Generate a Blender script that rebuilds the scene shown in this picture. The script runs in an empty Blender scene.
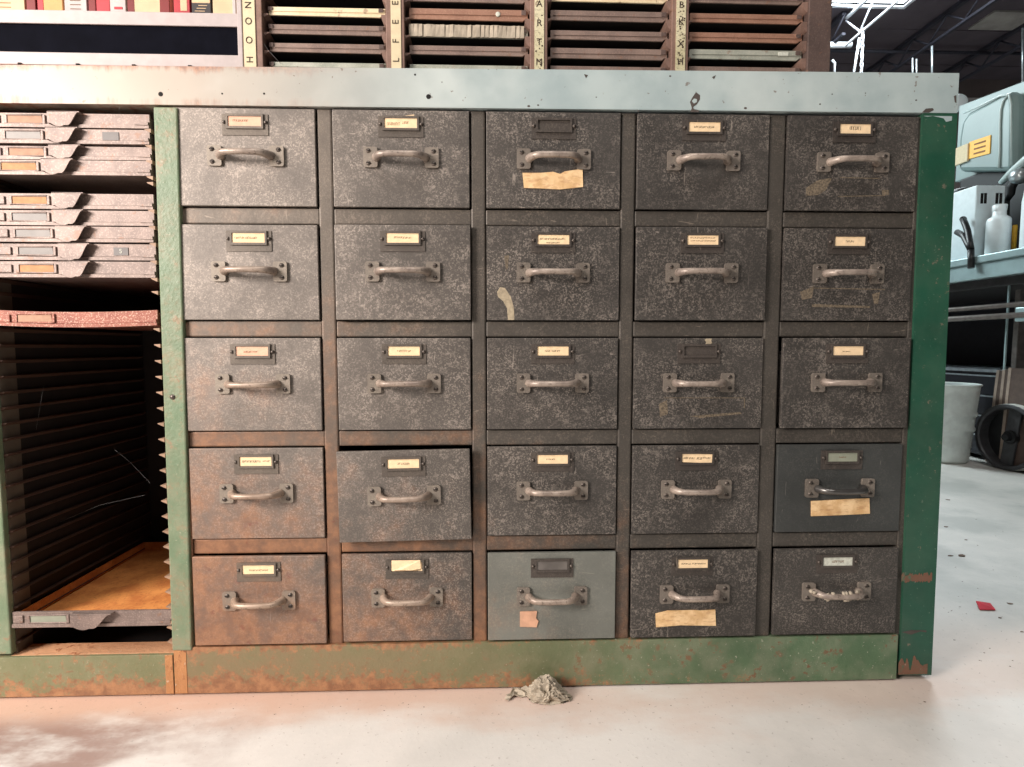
import bpy, bmesh, math, random
from mathutils import Vector, Matrix, noise as mnoise
random.seed(7)
S = bpy.context.scene
COL = S.collection

# ------------------------------------------------------------------ camera (solved from the drawer grid)
F = 550.0
YAW, PIT, ROL = 0.0326, -0.0681, -0.0005
C = Vector((0.4401, -0.8018, 0.5173))
fw = Vector((math.sin(YAW)*math.cos(PIT), math.cos(YAW)*math.cos(PIT), math.sin(PIT)))
r0 = Vector((math.cos(YAW), -math.sin(YAW), 0)); u0 = r0.cross(fw)
RT = r0*math.cos(ROL) + u0*math.sin(ROL); UP = -r0*math.sin(ROL) + u0*math.cos(ROL)
def ray(x, y): return RT*((x-512)/F) - UP*((y-383.5)/F) + fw
def onY(x, y, Y): d = ray(x, y); return C + d*((Y-C.y)/d.y)
def onX(x, y, X): d = ray(x, y); return C + d*((X-C.x)/d.x)
def onZ(x, y, Z): d = ray(x, y); return C + d*((Z-C.z)/d.z)
cam = bpy.data.objects.new('camera', bpy.data.cameras.new('camera')); COL.objects.link(cam)
cam.matrix_world = Matrix(((RT.x, UP.x, -fw.x, C.x), (RT.y, UP.y, -fw.y, C.y), (RT.z, UP.z, -fw.z, C.z), (0, 0, 0, 1)))
cam.data.sensor_fit = 'HORIZONTAL'; cam.data.sensor_width = 36; cam.data.lens = F/1024*36
cam.data.clip_start = 0.01
S.camera = cam

# ------------------------------------------------------------------ materials
def lin(c):
    return tuple(((v/255)/12.92 if v/255 <= .04045 else ((v/255+.055)/1.055)**2.4) for v in c) + (1,)
class NT:
    def __init__(s, name, rough=.6, metal=0.0):
        s.m = bpy.data.materials.new(name); s.m.use_nodes = True
        s.t = s.m.node_tree; s.n = s.t.nodes; s.b = s.n['Principled BSDF']
        s.b.inputs['Roughness'].default_value = rough; s.b.inputs['Metallic'].default_value = metal
        g = s.n.new('ShaderNodeNewGeometry'); s.pos = g.outputs['Position']
        sp = s.n.new('ShaderNodeSeparateXYZ'); s.l(s.pos, sp.inputs[0]); s.x, s.y, s.z = sp.outputs
    def l(s, a, b): s.t.links.new(a, b)
    def put(s, sock, v):
        if isinstance(v, bpy.types.NodeSocket): s.l(v, sock)
        elif isinstance(v, tuple): sock.default_value = v if len(v) == 4 or sock.type != 'RGBA' else v + (1,)
        else: sock.default_value = v
    def math(s, op, a, b=0.0, clamp=False):
        n = s.n.new('ShaderNodeMath'); n.operation = op; n.use_clamp = clamp
        s.put(n.inputs[0], a); s.put(n.inputs[1], b); return n.outputs[0]
    def noise(s, scale, detail=4, rough=.55, stretch=None, off=0.0, dist=0.0):
        n = s.n.new('ShaderNodeTexNoise'); n.inputs['Scale'].default_value = scale
        n.inputs['Detail'].default_value = detail; n.inputs['Roughness'].default_value = rough; n.inputs['Distortion'].default_value = dist
        mp = s.n.new('ShaderNodeMapping'); s.l(s.pos, mp.inputs[0]); mp.inputs['Location'].default_value = (off, off*1.7, off*.6)
        if stretch: mp.inputs['Scale'].default_value = stretch
        s.l(mp.outputs[0], n.inputs['Vector']); return n.outputs[0]
    def vor(s, scale, stretch=None, feature='F1'):
        n = s.n.new('ShaderNodeTexVoronoi'); n.inputs['Scale'].default_value = scale; n.feature = feature
        mp = s.n.new('ShaderNodeMapping'); s.l(s.pos, mp.inputs[0])
        if stretch: mp.inputs['Scale'].default_value = stretch
        s.l(mp.outputs[0], n.inputs['Vector']); return n.outputs['Distance']
    def step(s, v, a, b, lo=0.0, hi=1.0):
        n = s.n.new('ShaderNodeMapRange'); n.interpolation_type = 'SMOOTHSTEP'
        s.put(n.inputs[0], v); n.inputs[1].default_value = a; n.inputs[2].default_value = b
        n.inputs[3].default_value = lo; n.inputs[4].default_value = hi; return n.outputs[0]
    def mix(s, f, a, b):
        n = s.n.new('ShaderNodeMix'); n.data_type = 'RGBA'
        s.put(n.inputs[0], f); s.put(n.inputs[6], a); s.put(n.inputs[7], b); return n.outputs[2]
    def color(s, c): s.put(s.b.inputs['Base Color'], c)
    def bump(s, h, st=.3, d=.002):
        n = s.n.new('ShaderNodeBump'); n.inputs['Strength'].default_value = st; n.inputs['Distance'].default_value = d
        s.l(h, n.inputs['Height']); s.l(n.outputs[0], s.b.inputs['Normal'])

def plain(name, c, rough=.6, metal=0.0, var=.18, scale=40, bump=.1, **kw):
    t = NT(name, rough, metal); c = lin(c)
    n = t.noise(scale, 5)
    t.color(t.mix(t.step(n, .3, .7), tuple(v*(1-var) for v in c[:3]), tuple(min(1, v*(1+var)) for v in c[:3])))
    if bump: t.bump(n, bump, .001)
    for k, v in kw.items(): t.b.inputs[k].default_value = v
    return t.m

def aged(name, base, dust, rust=1.0, spk=1.0, rough=.55, metal=.25, bump=.25, bias=0.0):
    """dull painted steel: blotches, pale dust specks, hairline scratches, rust that gathers in the low corner of the cabinet"""
    t = NT(name, rough, metal)
    base, dust = lin(base)[:3], lin(dust)[:3]
    n1 = t.noise(7, 6, .6); n2 = t.noise(190, 5, .72); n3 = t.noise(55, 6, .65, off=3.1); n4 = t.noise(18, 5, .6, off=8)
    c = t.mix(t.step(n1, .3, .7), tuple(v*.78 for v in base), tuple(v*1.22 for v in base))
    # dust / bare specks
    m = t.math('MULTIPLY', t.step(n2, .50, .66), t.step(n3, .33, .62, .1, 1))
    m = t.math('MAXIMUM', m, t.math('MULTIPLY', t.step(t.noise(430, 3, .6, off=17), .50, .64), t.step(n3, .28, .6, .3, .95)))
    m = t.math('MULTIPLY', m, t.step(n4, .32, .62, .25, 1))
    # the left columns are dustier
    xd = t.step(t.x, -.1, .75, 1.15, .5)
    m = t.math('MULTIPLY', m, xd)
    c = t.mix(t.math('MULTIPLY', m, .8*spk, True), c, dust)
    lit_film = t.math('MULTIPLY', t.step(t.x, -.05, .62, .62, .0), t.step(n4, .3, .7, .6, 1))  # dust film that also paints in the stronger light on the left
    c = t.mix(lit_film, c, tuple(v*.7 for v in dust))
    sc = t.step(t.noise(70, 3, .5, (1, 1, .16), 5.0, 3), .70, .76)
    sc2 = t.step(t.noise(70, 3, .5, (.2, 1, 1), 9.0, 3), .70, .76)
    c = t.mix(t.math('MULTIPLY', t.math('MAXIMUM', sc, sc2), .4), c, dust)
    # rust
    g = t.math('SUBTRACT', 1.02 + bias, t.math('MULTIPLY', t.x, 1.05))
    g = t.math('SUBTRACT', g, t.math('MULTIPLY', t.z, 1.22))
    g = t.math('ADD', g, t.math('MULTIPLY', t.math('SUBTRACT', n4, .5), .9))
    g = t.math('ADD', g, t.math('MULTIPLY', t.math('SUBTRACT', n3, .5), .4))
    rm = t.math('MULTIPLY', t.step(g, .30, 1.0), .8*rust, True)
    rc = t.mix(t.step(n3, .3, .7), lin((124, 84, 60)), lin((160, 112, 78)))
    rc = t.mix(t.step(t.noise(60, 6, .7, off=21), .58, .70), rc, lin((128, 66, 42)))
    c = t.mix(rm, c, rc)
    t.color(c)
    t.bump(t.math('ADD', n2, n3), bump, .0012)
    return t.m

def painted(name, base, chip, chipamt=.64, rust=0.0, dusty=0.0, crust=0.0, rough=.5, bias=0.0, speck=.4, olive=0.0, grime=0.0):
    t = NT(name, rough, 0.0)
    base, chip = lin(base)[:3], lin(chip)[:3]
    n1 = t.noise(9, 5, .6); n2 = t.noise(70, 6, .65, off=2); n3 = t.noise(200, 4, .6, off=4); n4 = t.noise(22, 5, .6, off=6)
    c = t.mix(t.step(n1, .3, .7), tuple(v*.85 for v in base), tuple(v*1.15 for v in base))
    if dusty: c = t.mix(t.math('MULTIPLY', t.step(n4, .35, .7), dusty), c, lin((190, 178, 160)))
    ch = t.math('MULTIPLY', t.step(n2, chipamt, chipamt+.03), t.step(n4, .42, .6))
    c = t.mix(ch, c, chip)
    c = t.mix(t.math('MULTIPLY', t.step(n3, .64, .70), speck), c, lin((200, 196, 180)))
    if rust:
        # dust-olive on the left, cleaner green to the right; rust speckle creeping in from both edges
        g = t.math('SUBTRACT', .62 + bias, t.math('MULTIPLY', t.math('ABSOLUTE', t.x), .62))
        edge = t.math('MAXIMUM', t.step(t.z, .0, .045, .55, 0.0), t.step(t.z, .058, .074, 0.0, .40))
        ob = t.math('MULTIPLY', t.math('MULTIPLY', t.step(t.x, -.05, -.02), t.step(t.x, .12, .72, 1.0, 0.0)), t.step(n4, .25, .6, .55, 1))
        ob = t.math('MULTIPLY', ob, grime)
        c = t.mix(t.math('MULTIPLY', t.step(t.x, .15, .95, 1, 0), olive), c, lin((140, 128, 92)))
        c = t.mix(ob, c, lin((128, 108, 80)))
        g = t.math('ADD', t.math('MULTIPLY', g, .6), t.math('MULTIPLY', edge, t.math('ADD', g, .35)))
        g = t.math('ADD', g, t.math('MULTIPLY', t.math('SUBTRACT', n4, .5), .7))
        g = t.math('ADD', g, t.math('MULTIPLY', t.math('SUBTRACT', t.noise(120, 6, .7, off=31), .5), 1.5))
        rc = t.mix(t.step(n2, .3, .7), lin((126, 84, 60)), lin((170, 122, 86)))
        c = t.mix(t.math('MULTIPLY', t.step(g, .38, .68), rust, True), c, rc)
    t.color(c)
    t.bump(t.math('ADD', n2, t.math('MULTIPLY', n3, .6)), .2+crust, .0012+.003*crust)
    return t.m

M = {}
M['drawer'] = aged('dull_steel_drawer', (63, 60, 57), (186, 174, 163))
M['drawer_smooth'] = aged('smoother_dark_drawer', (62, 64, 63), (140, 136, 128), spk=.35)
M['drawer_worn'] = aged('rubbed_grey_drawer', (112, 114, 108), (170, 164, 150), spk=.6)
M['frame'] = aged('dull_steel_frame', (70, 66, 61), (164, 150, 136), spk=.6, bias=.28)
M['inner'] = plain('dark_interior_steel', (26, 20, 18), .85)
M['pull'] = None
def pull_mat():
    t = NT('worn_pull_metal', .42, .25)
    n = t.noise(60, 5); n2 = t.noise(260, 3, off=3)
    c = t.mix(t.step(n, .3, .7), lin((128, 116, 108)), lin((170, 156, 144)))
    g = t.math('SUBTRACT', t.math('SUBTRACT', 1.0, t.x), t.math('MULTIPLY', t.z, .9))
    c = t.mix(t.math('MULTIPLY', t.step(g, .0, 1.0), .55), c, lin((168, 138, 112)))
    c = t.mix(t.math('MULTIPLY', t.step(n2, .58, .66), .5), c, lin((70, 58, 50)))
    t.color(c); t.bump(n2, .12, .0006); return t.m
M['pull'] = pull_mat()
M['plate'] = aged('pull_plate_steel', (116, 108, 100), (176, 164, 148), spk=.7, bias=-.2)
M['holder'] = aged('label_frame_steel', (70, 64, 60), (150, 138, 124), spk=.4, bias=-.3)
M['bright_pull'] = plain('polished_dark_pull', (96, 94, 92), .3, .7)
M['screw'] = plain('screw_head', (92, 84, 78), .4, .6)
M['dark'] = plain('dark_slot', (16, 13, 12), .9)
M['card'] = plain('cream_label_card', (236, 208, 168), .85, var=.08, scale=120)
M['card_pink'] = plain('pinkish_label_card', (222, 178, 152), .85, var=.08, scale=120)
M['card_grey'] = plain('greenish_grey_card', (138, 142, 126), .8, var=.1)
M['card_white'] = plain('whitish_label_card', (196, 198, 186), .8, var=.15, scale=200)
M['card_metal'] = plain('bare_silver_card', (100, 95, 91), .5, .1)
M['tray_card'] = plain('pink_buff_tray_card', (170, 134, 112), .85, var=.1, scale=120)
M['tray_card_tan'] = plain('orange_buff_tray_card', (182, 136, 98), .85, var=.12, scale=120)
M['plate_grey'] = plain('dull_grey_number_plate', (84, 79, 77), .5, .1)
M['ink'] = plain('faded_brown_ink', (120, 88, 62), .9, bump=0)
M['ink_dark'] = plain('dark_ink', (62, 50, 42), .9, bump=0)
def paper():
    t = NT('aged_paper_tag', .85)
    n = t.noise(60, 6, .6); n2 = t.noise(300, 3, .5, (.3, 1, 1))
    c = t.mix(t.step(n, .3, .7), lin((238, 206, 160)), lin((206, 166, 116)))
    c = t.mix(t.math('MULTIPLY', t.step(n2, .55, .65), .35), c, lin((170, 118, 84)))
    t.color(c); t.bump(n, .2, .0008); return t.m
M['paper'] = paper()
M['paper_pink'] = plain('pinkish_paper_tag', (206, 160, 132), .85, var=.12, scale=90)
M['blotch'] = plain('pale_dried_residue', (160, 147, 124), .8, var=.2, scale=200)
M['residue'] = plain('brown_glue_residue', (102, 91, 76), .8, var=.5, scale=300)
M['green_left'] = painted('dusty_sage_green_paint', (66, 118, 96), (136, 112, 92), .60, dusty=.28, crust=.25, rust=.25, bias=-.35, olive=.38)
M['green_right'] = painted('deep_green_paint', (25, 74, 56), (108, 100, 86), .64, dusty=.03, speck=.12)
M['rust_band'] = painted('rust_scuff_band', (112, 78, 60), (70, 96, 74), .5)
M['plinth'] = painted('green_plinth_with_rust', (76, 102, 74), (112, 84, 62), .58, rust=.9, dusty=.18, crust=.22, olive=.5, grime=.75)
def worktop_mat():
    t = NT('pale_worktop_enamel', .42)
    n = t.noise(14, 5); n2 = t.noise(42, 6, .65, (1, 1, .12), 4); n3 = t.noise(180, 3, .6); n5 = t.noise(5, 4, off=9)
    c = t.mix(t.step(n, .3, .7), lin((152, 168, 170)), lin((172, 186, 186)))
    c = t.mix(t.step(t.x, -.1, .5, .9, 0), c, lin((172, 156, 140)))
    c = t.mix(t.math('MULTIPLY', t.step(n5, .52, .72), .4), c, lin((206, 214, 210)))
    # rust runs hanging from the top edge on the left
    g = t.step(t.x, -.1, .30, 1, 0)
    top = t.step(t.z, .880, .907, 0, .42)
    lowr = t.step(t.z, .853, .868, .22, 0)
    m = t.math('MULTIPLY', g, t.step(t.math('ADD', t.math('ADD', top, lowr), n2), .62, .90))
    rc = t.mix(t.step(n3, .4, .6), lin((122, 66, 40)), lin((170, 108, 72)))
    c = t.mix(t.math('MULTIPLY', m, .9), c, rc)
    sp = t.step(t.noise(120, 4, .5, off=13), .70, .73)
    c = t.mix(t.math('MULTIPLY', sp, .7), c, lin((110, 92, 80)))
    t.color(c); t.bump(n, .08, .001); return t.m
M['worktop'] = worktop_mat()
M['chip'] = plain('dark_paint_chip', (74, 66, 62), .8)
def tray_mat(name, a, b, dustc, amt):
    t = NT(name, .55, .25)
    n = t.noise(26, 6, .65); n2 = t.noise(420, 4, .65); n3 = t.noise(70, 5, .6, off=5)
    c = t.mix(t.step(n, .32, .68), lin(a), lin(b))
    c = t.mix(t.math('MULTIPLY', t.step(n2, .5, .66), amt), c, lin(dustc))
    c = t.mix(t.math('MULTIPLY', t.step(n3, .60, .66), .6), c, lin((134, 100, 80)))
    t.color(c); t.bump(n3, .15, .001); return t.m
M['tray'] = tray_mat('dusty_grey_brown_tray', (112, 98, 92), (138, 121, 113), (176, 158, 148), .5)
M['tray_red'] = tray_mat('red_rusted_tray', (116, 60, 48), (136, 80, 64), (186, 156, 138), .8)
def pan_mat():
    t = NT('orange_rust_tray_floor', .8)
    n = t.noise(30, 6, .65); n2 = t.noise(260, 3)
    c = t.mix(t.step(n, .3, .7), lin((178, 104, 48)), lin((214, 142, 74)))
    c = t.mix(t.math('MULTIPLY', t.step(n2, .55, .7), .5), c, lin((140, 80, 40)))
    t.color(c); t.bump(n2, .3, .001); return t.m
M['pan'] = pan_mat()
M['runner'] = plain('shaded_brown_runner', (66, 44, 32), .7, .1)  # left runners, darkened to paint in the shade inside the case
M['runner_lit'] = plain('lit_tan_runner', (150, 122, 100), .6, .1)  # right runners, a lighter copy painting in the light that reaches them
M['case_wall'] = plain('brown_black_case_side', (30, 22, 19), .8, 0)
M['post_inner'] = plain('grey_brown_post_return', (98, 88, 76), .7, .1)
M['seam'] = painted('orange_rust_seam', (176, 124, 80), (130, 78, 48), .55, crust=.4)
M['sill'] = painted('dusty_orange_sill', (186, 142, 108), (140, 84, 54), .58, crust=.4)
M['rack'] = tray_mat('brown_rack_upright', (116, 92, 82), (140, 112, 100), (150, 122, 108), .35)
M['rack_end'] = tray_mat('dark_streaked_rack_end', (82, 68, 64), (102, 84, 78), (128, 112, 104), .35)
M['strip'] = plain('cream_index_strip', (206, 192, 160), .8, var=.06, scale=90)
M['strip_worn'] = tray_mat('worn_index_strip', (196, 188, 152), (220, 212, 180), (120, 112, 92), .45)
M['rt_brown'] = tray_mat('red_brown_rack_tray', (118, 100, 92), (140, 120, 110), (178, 148, 134), .3)
M['rt_orange'] = tray_mat('orange_brown_rack_tray', (144, 106, 88), (160, 120, 100), (196, 160, 136), .3)
M['rt_cream'] = tray_mat('cream_rack_tray', (220, 202, 166), (232, 216, 184), (200, 170, 130), .3)
M['rt_grey'] = tray_mat('grey_green_rack_tray', (146, 150, 138), (176, 178, 166), (200, 196, 180), .4)
M['shelf'] = plain('pale_grey_shelf_enamel', (176, 166, 164), .5, var=.06, scale=60)
M['shelf_back'] = plain('navy_black_shelf_back', (12, 13, 21), .9, **{'Specular IOR Level': .05})
M['red_box'] = plain('red_carton', (170, 48, 56), .6, var=.12)
M['darkred'] = plain('dark_red_carton', (112, 26, 26), .6, var=.12)
M['cream_box'] = plain('cream_carton', (204, 176, 142), .7, var=.07)
M['orange_box'] = plain('orange_buff_carton', (204, 152, 98), .7, var=.08)
M['grey_box'] = plain('whitish_grey_carton', (182, 172, 170), .7, var=.08)
M['black_box'] = plain('black_carton_print', (52, 48, 50), .7, var=.2)
def floor_mat():
    t = NT('worn_concrete_floor', .55)
    n = t.noise(2.3, 7, .62); n2 = t.noise(16, 6, .65, off=3); n3 = t.noise(150, 4, .6); n4 = t.noise(4, 6, .6, (1, 2.2, 1), 11)
    c = t.mix(t.step(n, .3, .7), lin((200, 198, 193)), lin((223, 220, 215)))
    c = t.mix(t.math('MULTIPLY', t.step(n2, .45, .7), .4), c, lin((224, 220, 214)))
    # rust-brown dirt washed out along the foot of the cabinet, densest on the left
    d = t.math('ADD', t.step(t.y, -.20, .02), t.math('MULTIPLY', t.math('SUBTRACT', n4, .5), 1.5))
    dx = t.step(t.x, -.3, 1.1, .75, .35)
    front = t.math('MULTIPLY', t.step(t.y, -.6, -.02), t.step(t.y, .30, .02))
    c = t.mix(t.math('MULTIPLY', t.math('MULTIPLY', t.step(d, .45, 1.0), dx), front), c, lin((196, 150, 122)))
    lx = t.math('MULTIPLY', t.step(t.math('ADD', t.x, t.math('MULTIPLY', n2, .25)), .30, .02), t.step(n4, .40, .56))
    lx = t.math('MULTIPLY', lx, t.step(t.y, -.03, -.08))
    c = t.mix(t.math('MULTIPLY', lx, .8), c, lin((138, 104, 92)))
    c = t.mix(t.math('MULTIPLY', t.step(n3, .62, .70), .35), c, lin((130, 118, 108)))
    far = t.math('MULTIPLY', t.step(t.x, 1.15, 1.5), t.step(n, .42, .62))
    c = t.mix(t.math('MULTIPLY', far, .55), c, lin((140, 146, 142)))
    t.color(c); t.bump(t.math('ADD', n3, n2), .12, .002); return t.m
M['floor'] = floor_mat()
M['ceiling'] = plain('dark_ceiling_deck', (82, 74, 80), .9, var=.15, scale=3)
M['ceil_pale'] = plain('pale_ceiling_panel', (150, 146, 140), .9, var=.2, scale=5)
M['wall'] = plain('dull_brown_far_wall', (96, 86, 84), .9, var=.12, scale=3)
M['wall_pale'] = plain('pale_wall_band', (170, 164, 162), .9, var=.08)
M['steel_dark'] = plain('unlit_joist_steel', (46, 46, 56), .7)  # dark tone paints in the missing light on joists the skylight leaves out
M['white_steel'] = plain('white_and_skylit_steel', (226, 230, 236), .5, var=.05)  # white parts; on the joist it also paints in the skylight's brightness
M['hood'] = plain('grey_green_machine_enamel', (118, 138, 137), .38, var=.08, scale=6)
M['hood_edge'] = plain('light_machine_trim', (176, 192, 190), .4, var=.04)
M['machine_dark'] = plain('black_machine_iron', (20, 21, 23), .55, .2)
M['yellow'] = plain('yellow_warning_plate', (232, 176, 52), .5, var=.06)
M['brown_ink'] = plain('brown_plate_print', (120, 76, 34), .7)
M['box_white'] = plain('pale_blue_white_enamel', (208, 222, 226), .4, var=.04)
M['bench'] = plain('pale_teal_bench_steel', (150, 172, 174), .4, .3, var=.12, scale=12)
M['bench_dark'] = plain('dark_bench_frame', (62, 60, 60), .5, .3)
M['rail'] = plain('grey_brown_rail', (122, 116, 112), .4, .4)
M['black'] = plain('black_lacquered_steel', (26, 28, 36), .35, .2)
M['lit_edge'] = plain('lit_drawer_edge', (150, 158, 164), .4, .4)  # pale tone paints in the light caught by the chest's top edges
M['rubber'] = plain('black_rubber', (22, 22, 24), .45)
M['plastic'] = plain('milky_white_plastic', (238, 247, 249), .35, var=.03, **{'Transmission Weight': .12})
M['liquid'] = plain('bluish_liquid_level', (176, 204, 210), .3, var=.03)
M['zinc'] = plain('galvanized_zinc', (212, 220, 216), .45, .12, var=.14, scale=14)
M['zinc_in'] = plain('bright_bucket_inside', (214, 222, 222), .45, .2, var=.05)
M['board'] = plain('brown_board', (88, 72, 64), .7, var=.15)
M['board_edge'] = plain('pale_board_edge', (160, 142, 128), .7, var=.12)
M['wheel_iron'] = plain('dark_wheel_iron', (66, 66, 68), .5, .4)
M['tread'] = plain('pale_worn_tread', (190, 190, 184), .7, var=.08)
M['scrap'] = plain('red_plastic_scrap', (208, 44, 62), .5)
M['rag'] = plain('crumpled_grey_beige_paper', (168, 157, 140), .9, var=.16, scale=60)
M['chrome'] = plain('bright_grey_metal', (168, 176, 178), .3, .6)
M['web'] = plain('cobweb_silk', (120, 120, 120), .9, bump=0)
M['grit'] = plain('floor_grit', (110, 92, 80), .9)

# ------------------------------------------------------------------ mesh builder
class MB:
    def __init__(s): s.v = []; s.f = []; s.mi = []; s.sm = []
    def add(s, vs, fs, m=0, smooth=False):
        b = len(s.v); s.v += [tuple(v) for v in vs]
        for f in fs: s.f.append([i+b for i in f]); s.mi.append(m); s.sm.append(smooth)
        return s
    def box(s, x0, x1, y0, y1, z0, z1, m=0):
        v = [(x, y, z) for x in (x0, x1) for y in (y0, y1) for z in (z0, z1)]
        return s.add(v, [(0, 1, 3, 2), (4, 6, 7, 5), (0, 4, 5, 1), (2, 3, 7, 6), (0, 2, 6, 4), (1, 5, 7, 3)], m)
    def hexa(s, p, m=0):   # p: 4 front corners then 4 back corners, same order
        return s.add(p, [(0, 1, 2, 3), (7, 6, 5, 4), (0, 4, 5, 1), (1, 5, 6, 2), (2, 6, 7, 3), (3, 7, 4, 0)], m)
    def prism(s, poly, a, b, axis='y', m=0, smooth=False):
        def P(u, w, t): return {'y': (u, t, w), 'x': (t, u, w), 'z': (u, w, t)}[axis]
        n = len(poly); v = [P(u, w, a) for u, w in poly] + [P(u, w, b) for u, w in poly]
        s.add(v, [list(range(n)), list(range(2*n-1, n-1, -1))], m)
        return s.add(v, [(i, i+n, (i+1) % n+n, (i+1) % n) for i in range(n)], m, smooth)
    def tube(s, pts, r, n=10, m=0, flat=1.0, cap=True):
        pts = [Vector(p) for p in pts]; rs = r if isinstance(r, (list, tuple)) else [r]*len(pts)
        vs = []; up = None
        for i, p in enumerate(pts):
            d = (pts[min(i+1, len(pts)-1)] - pts[max(i-1, 0)]).normalized()
            if up is None: up = Vector((0, 0, 1)) if abs(d.z) < .9 else Vector((1, 0, 0))
            a = d.cross(up).normalized(); up = a.cross(d).normalized()
            for k in range(n):
                t = 2*math.pi*k/n; vs.append(p + a*(math.cos(t)*rs[i]) + up*(math.sin(t)*rs[i]*flat))
        fs = [(i*n+k, i*n+(k+1) % n, (i+1)*n+(k+1) % n, (i+1)*n+k) for i in range(len(pts)-1) for k in range(n)]
        s.add(vs, fs, m, True)
        if cap: s.add(vs[:n], [list(range(n))[::-1]], m); s.add(vs[-n:], [list(range(n))], m)
        return s
    def lathe(s, prof, c, n=32, m=0, axis=None, smooth=True):
        ax = Vector(axis or (0, 0, 1)).normalized()
        a = ax.cross(Vector((0, 0, 1)) if abs(ax.z) < .9 else Vector((1, 0, 0))).normalized(); b = ax.cross(a)
        c = Vector(c); vs = []
        for r, h in prof:
            for k in range(n):
                t = 2*math.pi*k/n; vs.append(c + ax*h + a*(r*math.cos(t)) + b*(r*math.sin(t)))
        fs = [(i*n+k, i*n+(k+1) % n, (i+1)*n+(k+1) % n, (i+1)*n+k) for i in range(len(prof)-1) for k in range(n)]
        return s.add(vs, fs, m, smooth)
    def mesh(s, name, mats):
        me = bpy.data.meshes.new(name); me.from_pydata(s.v, [], s.f)
        for m in mats: me.materials.append(m)
        me.polygons.foreach_set('material_index', s.mi); me.polygons.foreach_set('use_smooth', s.sm)
        bm = bmesh.new(); bm.from_mesh(me); bmesh.ops.remove_doubles(bm, verts=bm.verts, dist=1e-6)
        bmesh.ops.recalc_face_normals(bm, faces=bm.faces); bm.to_mesh(me); bm.free(); me.update(); return me
ABS = {}
def obj(name, me, parent=None, at=(0, 0, 0), bevel=0.0, rot=None):
    o = bpy.data.objects.new(name, me); COL.objects.link(o); at = Vector(at)
    ABS[o.name] = at
    if parent: o.parent = parent; o.location = at - ABS[parent.name]
    else: o.location = at
    if rot: o.rotation_euler = rot
    if bevel:
        b = o.modifiers.new('bevel', 'BEVEL'); b.width = bevel; b.segments = 2; b.limit_method = 'ANGLE'; b.angle_limit = .7
    return o
def mk(name, mb, mats, parent=None, at=(0, 0, 0), bevel=0.0, rot=None):
    if not isinstance(mats, (list, tuple)): mats = [mats]
    return obj(name, mb.mesh(name, mats), parent, at, bevel, rot)
def tag(o, label, cat, group=None, kind=None):
    o['label'] = label; o['category'] = cat
    if group: o['group'] = group
    if kind: o['kind'] = kind
    return o
def empty(name, at, label, cat, group=None):
    o = bpy.data.objects.new(name, None); COL.objects.link(o); o.location = at; o.empty_display_size = .05
    ABS[o.name] = Vector(at); return tag(o, label, cat, group)
def struct(name, mb, m, label=None):
    o = mk(name, mb, m); o['kind'] = 'structure'
    if label: o['label'] = label; o['category'] = name.split('_')[0]
    return o
def centred(mb):
    """move a builder's vertices so that their base centre is the origin; returns that base point"""
    xs, ys, zs = zip(*mb.v); c = Vector(((min(xs)+max(xs))/2, (min(ys)+max(ys))/2, min(zs)))
    mb.v = [tuple(Vector(v)-c) for v in mb.v]; return c
def single(name, mb, mats, label, cat, group=None, bevel=0.0, kind=None):
    c = centred(mb); return tag(mk(name, mb, mats, None, c, bevel), label, cat, group, kind)
def text_into(mb, s, cx, cz, y, h, m, rot=0.0, plane='y', depth=.0004, vertical=None):
    """real lettering: the built-in font turned into faces and added to a builder"""
    cu = bpy.data.curves.new('t', 'FONT'); cu.body = s; cu.size = h*1.38; cu.align_x = 'CENTER'; cu.align_y = 'CENTER'; cu.extrude = depth/2
    o = bpy.data.objects.new('t', cu); COL.objects.link(o)
    dg = bpy.context.evaluated_depsgraph_get(); me = bpy.data.meshes.new_from_object(o.evaluated_get(dg))
    ca, sa = math.cos(rot), math.sin(rot)
    vs = [(cx + v.co.x*ca - v.co.y*sa, y - v.co.z, cz + v.co.x*sa + v.co.y*ca) for v in me.vertices]
    mb.add(vs, [list(p.vertices) for p in me.polygons], m)
    bpy.data.objects.remove(o); bpy.data.curves.remove(cu); bpy.data.meshes.remove(me)
def ordinal(i): return ['first', 'second', 'third', 'fourth', 'fifth', 'sixth'][i]

# ------------------------------------------------------------------ room shell
ZC = 4.5; YW = 7.5; XR = 10.5
mb = MB(); mb.add([(-6, -5, 0), (XR, -5, 0), (XR, YW, 0), (-6, YW, 0), (-6, -5, -.1), (XR, -5, -.1), (XR, YW, -.1), (-6, YW, -.1)],
                  [(0, 1, 2, 3), (7, 6, 5, 4), (0, 4, 5, 1), (1, 5, 6, 2), (2, 6, 7, 3), (3, 7, 4, 0)])
struct('floor', mb, M['floor'])
SK = (3.3, 5.25, 3.4, 5.78)   # skylight opening x0,x1,y0,y1
mb = MB()
for a in [(-6, SK[0], -5, YW), (SK[1], XR, -5, YW), (SK[0], SK[1], -5, SK[2]), (SK[0], SK[1], SK[3], YW)]:
    mb.box(a[0], a[1], a[2], a[3], ZC, ZC+.02)
for k in range(9):   # seams of the roof deck
    y = 7.1 - k*.85
    mb.box(SK[1]+.05, XR, y, y+.03, ZC-.012, ZC+.001)
pA, pB = onZ(968, 28, ZC), onZ(990, 10, ZC)
mb.box(pA.x, pA.x+.75, pB.y, pA.y, ZC-.02, ZC+.001, 1)
struct('ceiling', mb, [M['ceiling'], M['ceil_pale']])
mb = MB(); mb.box(-6, XR, YW, YW+.15, 0, ZC+.12)
zt = onY(1000, 99, YW).z; zb = onY(1000, 106, YW).z
mb.box(-6, XR, YW-.03, YW, zb, zt, 1)
struct('wall_back', mb, [M['wall'], M['wall_pale']])
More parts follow.
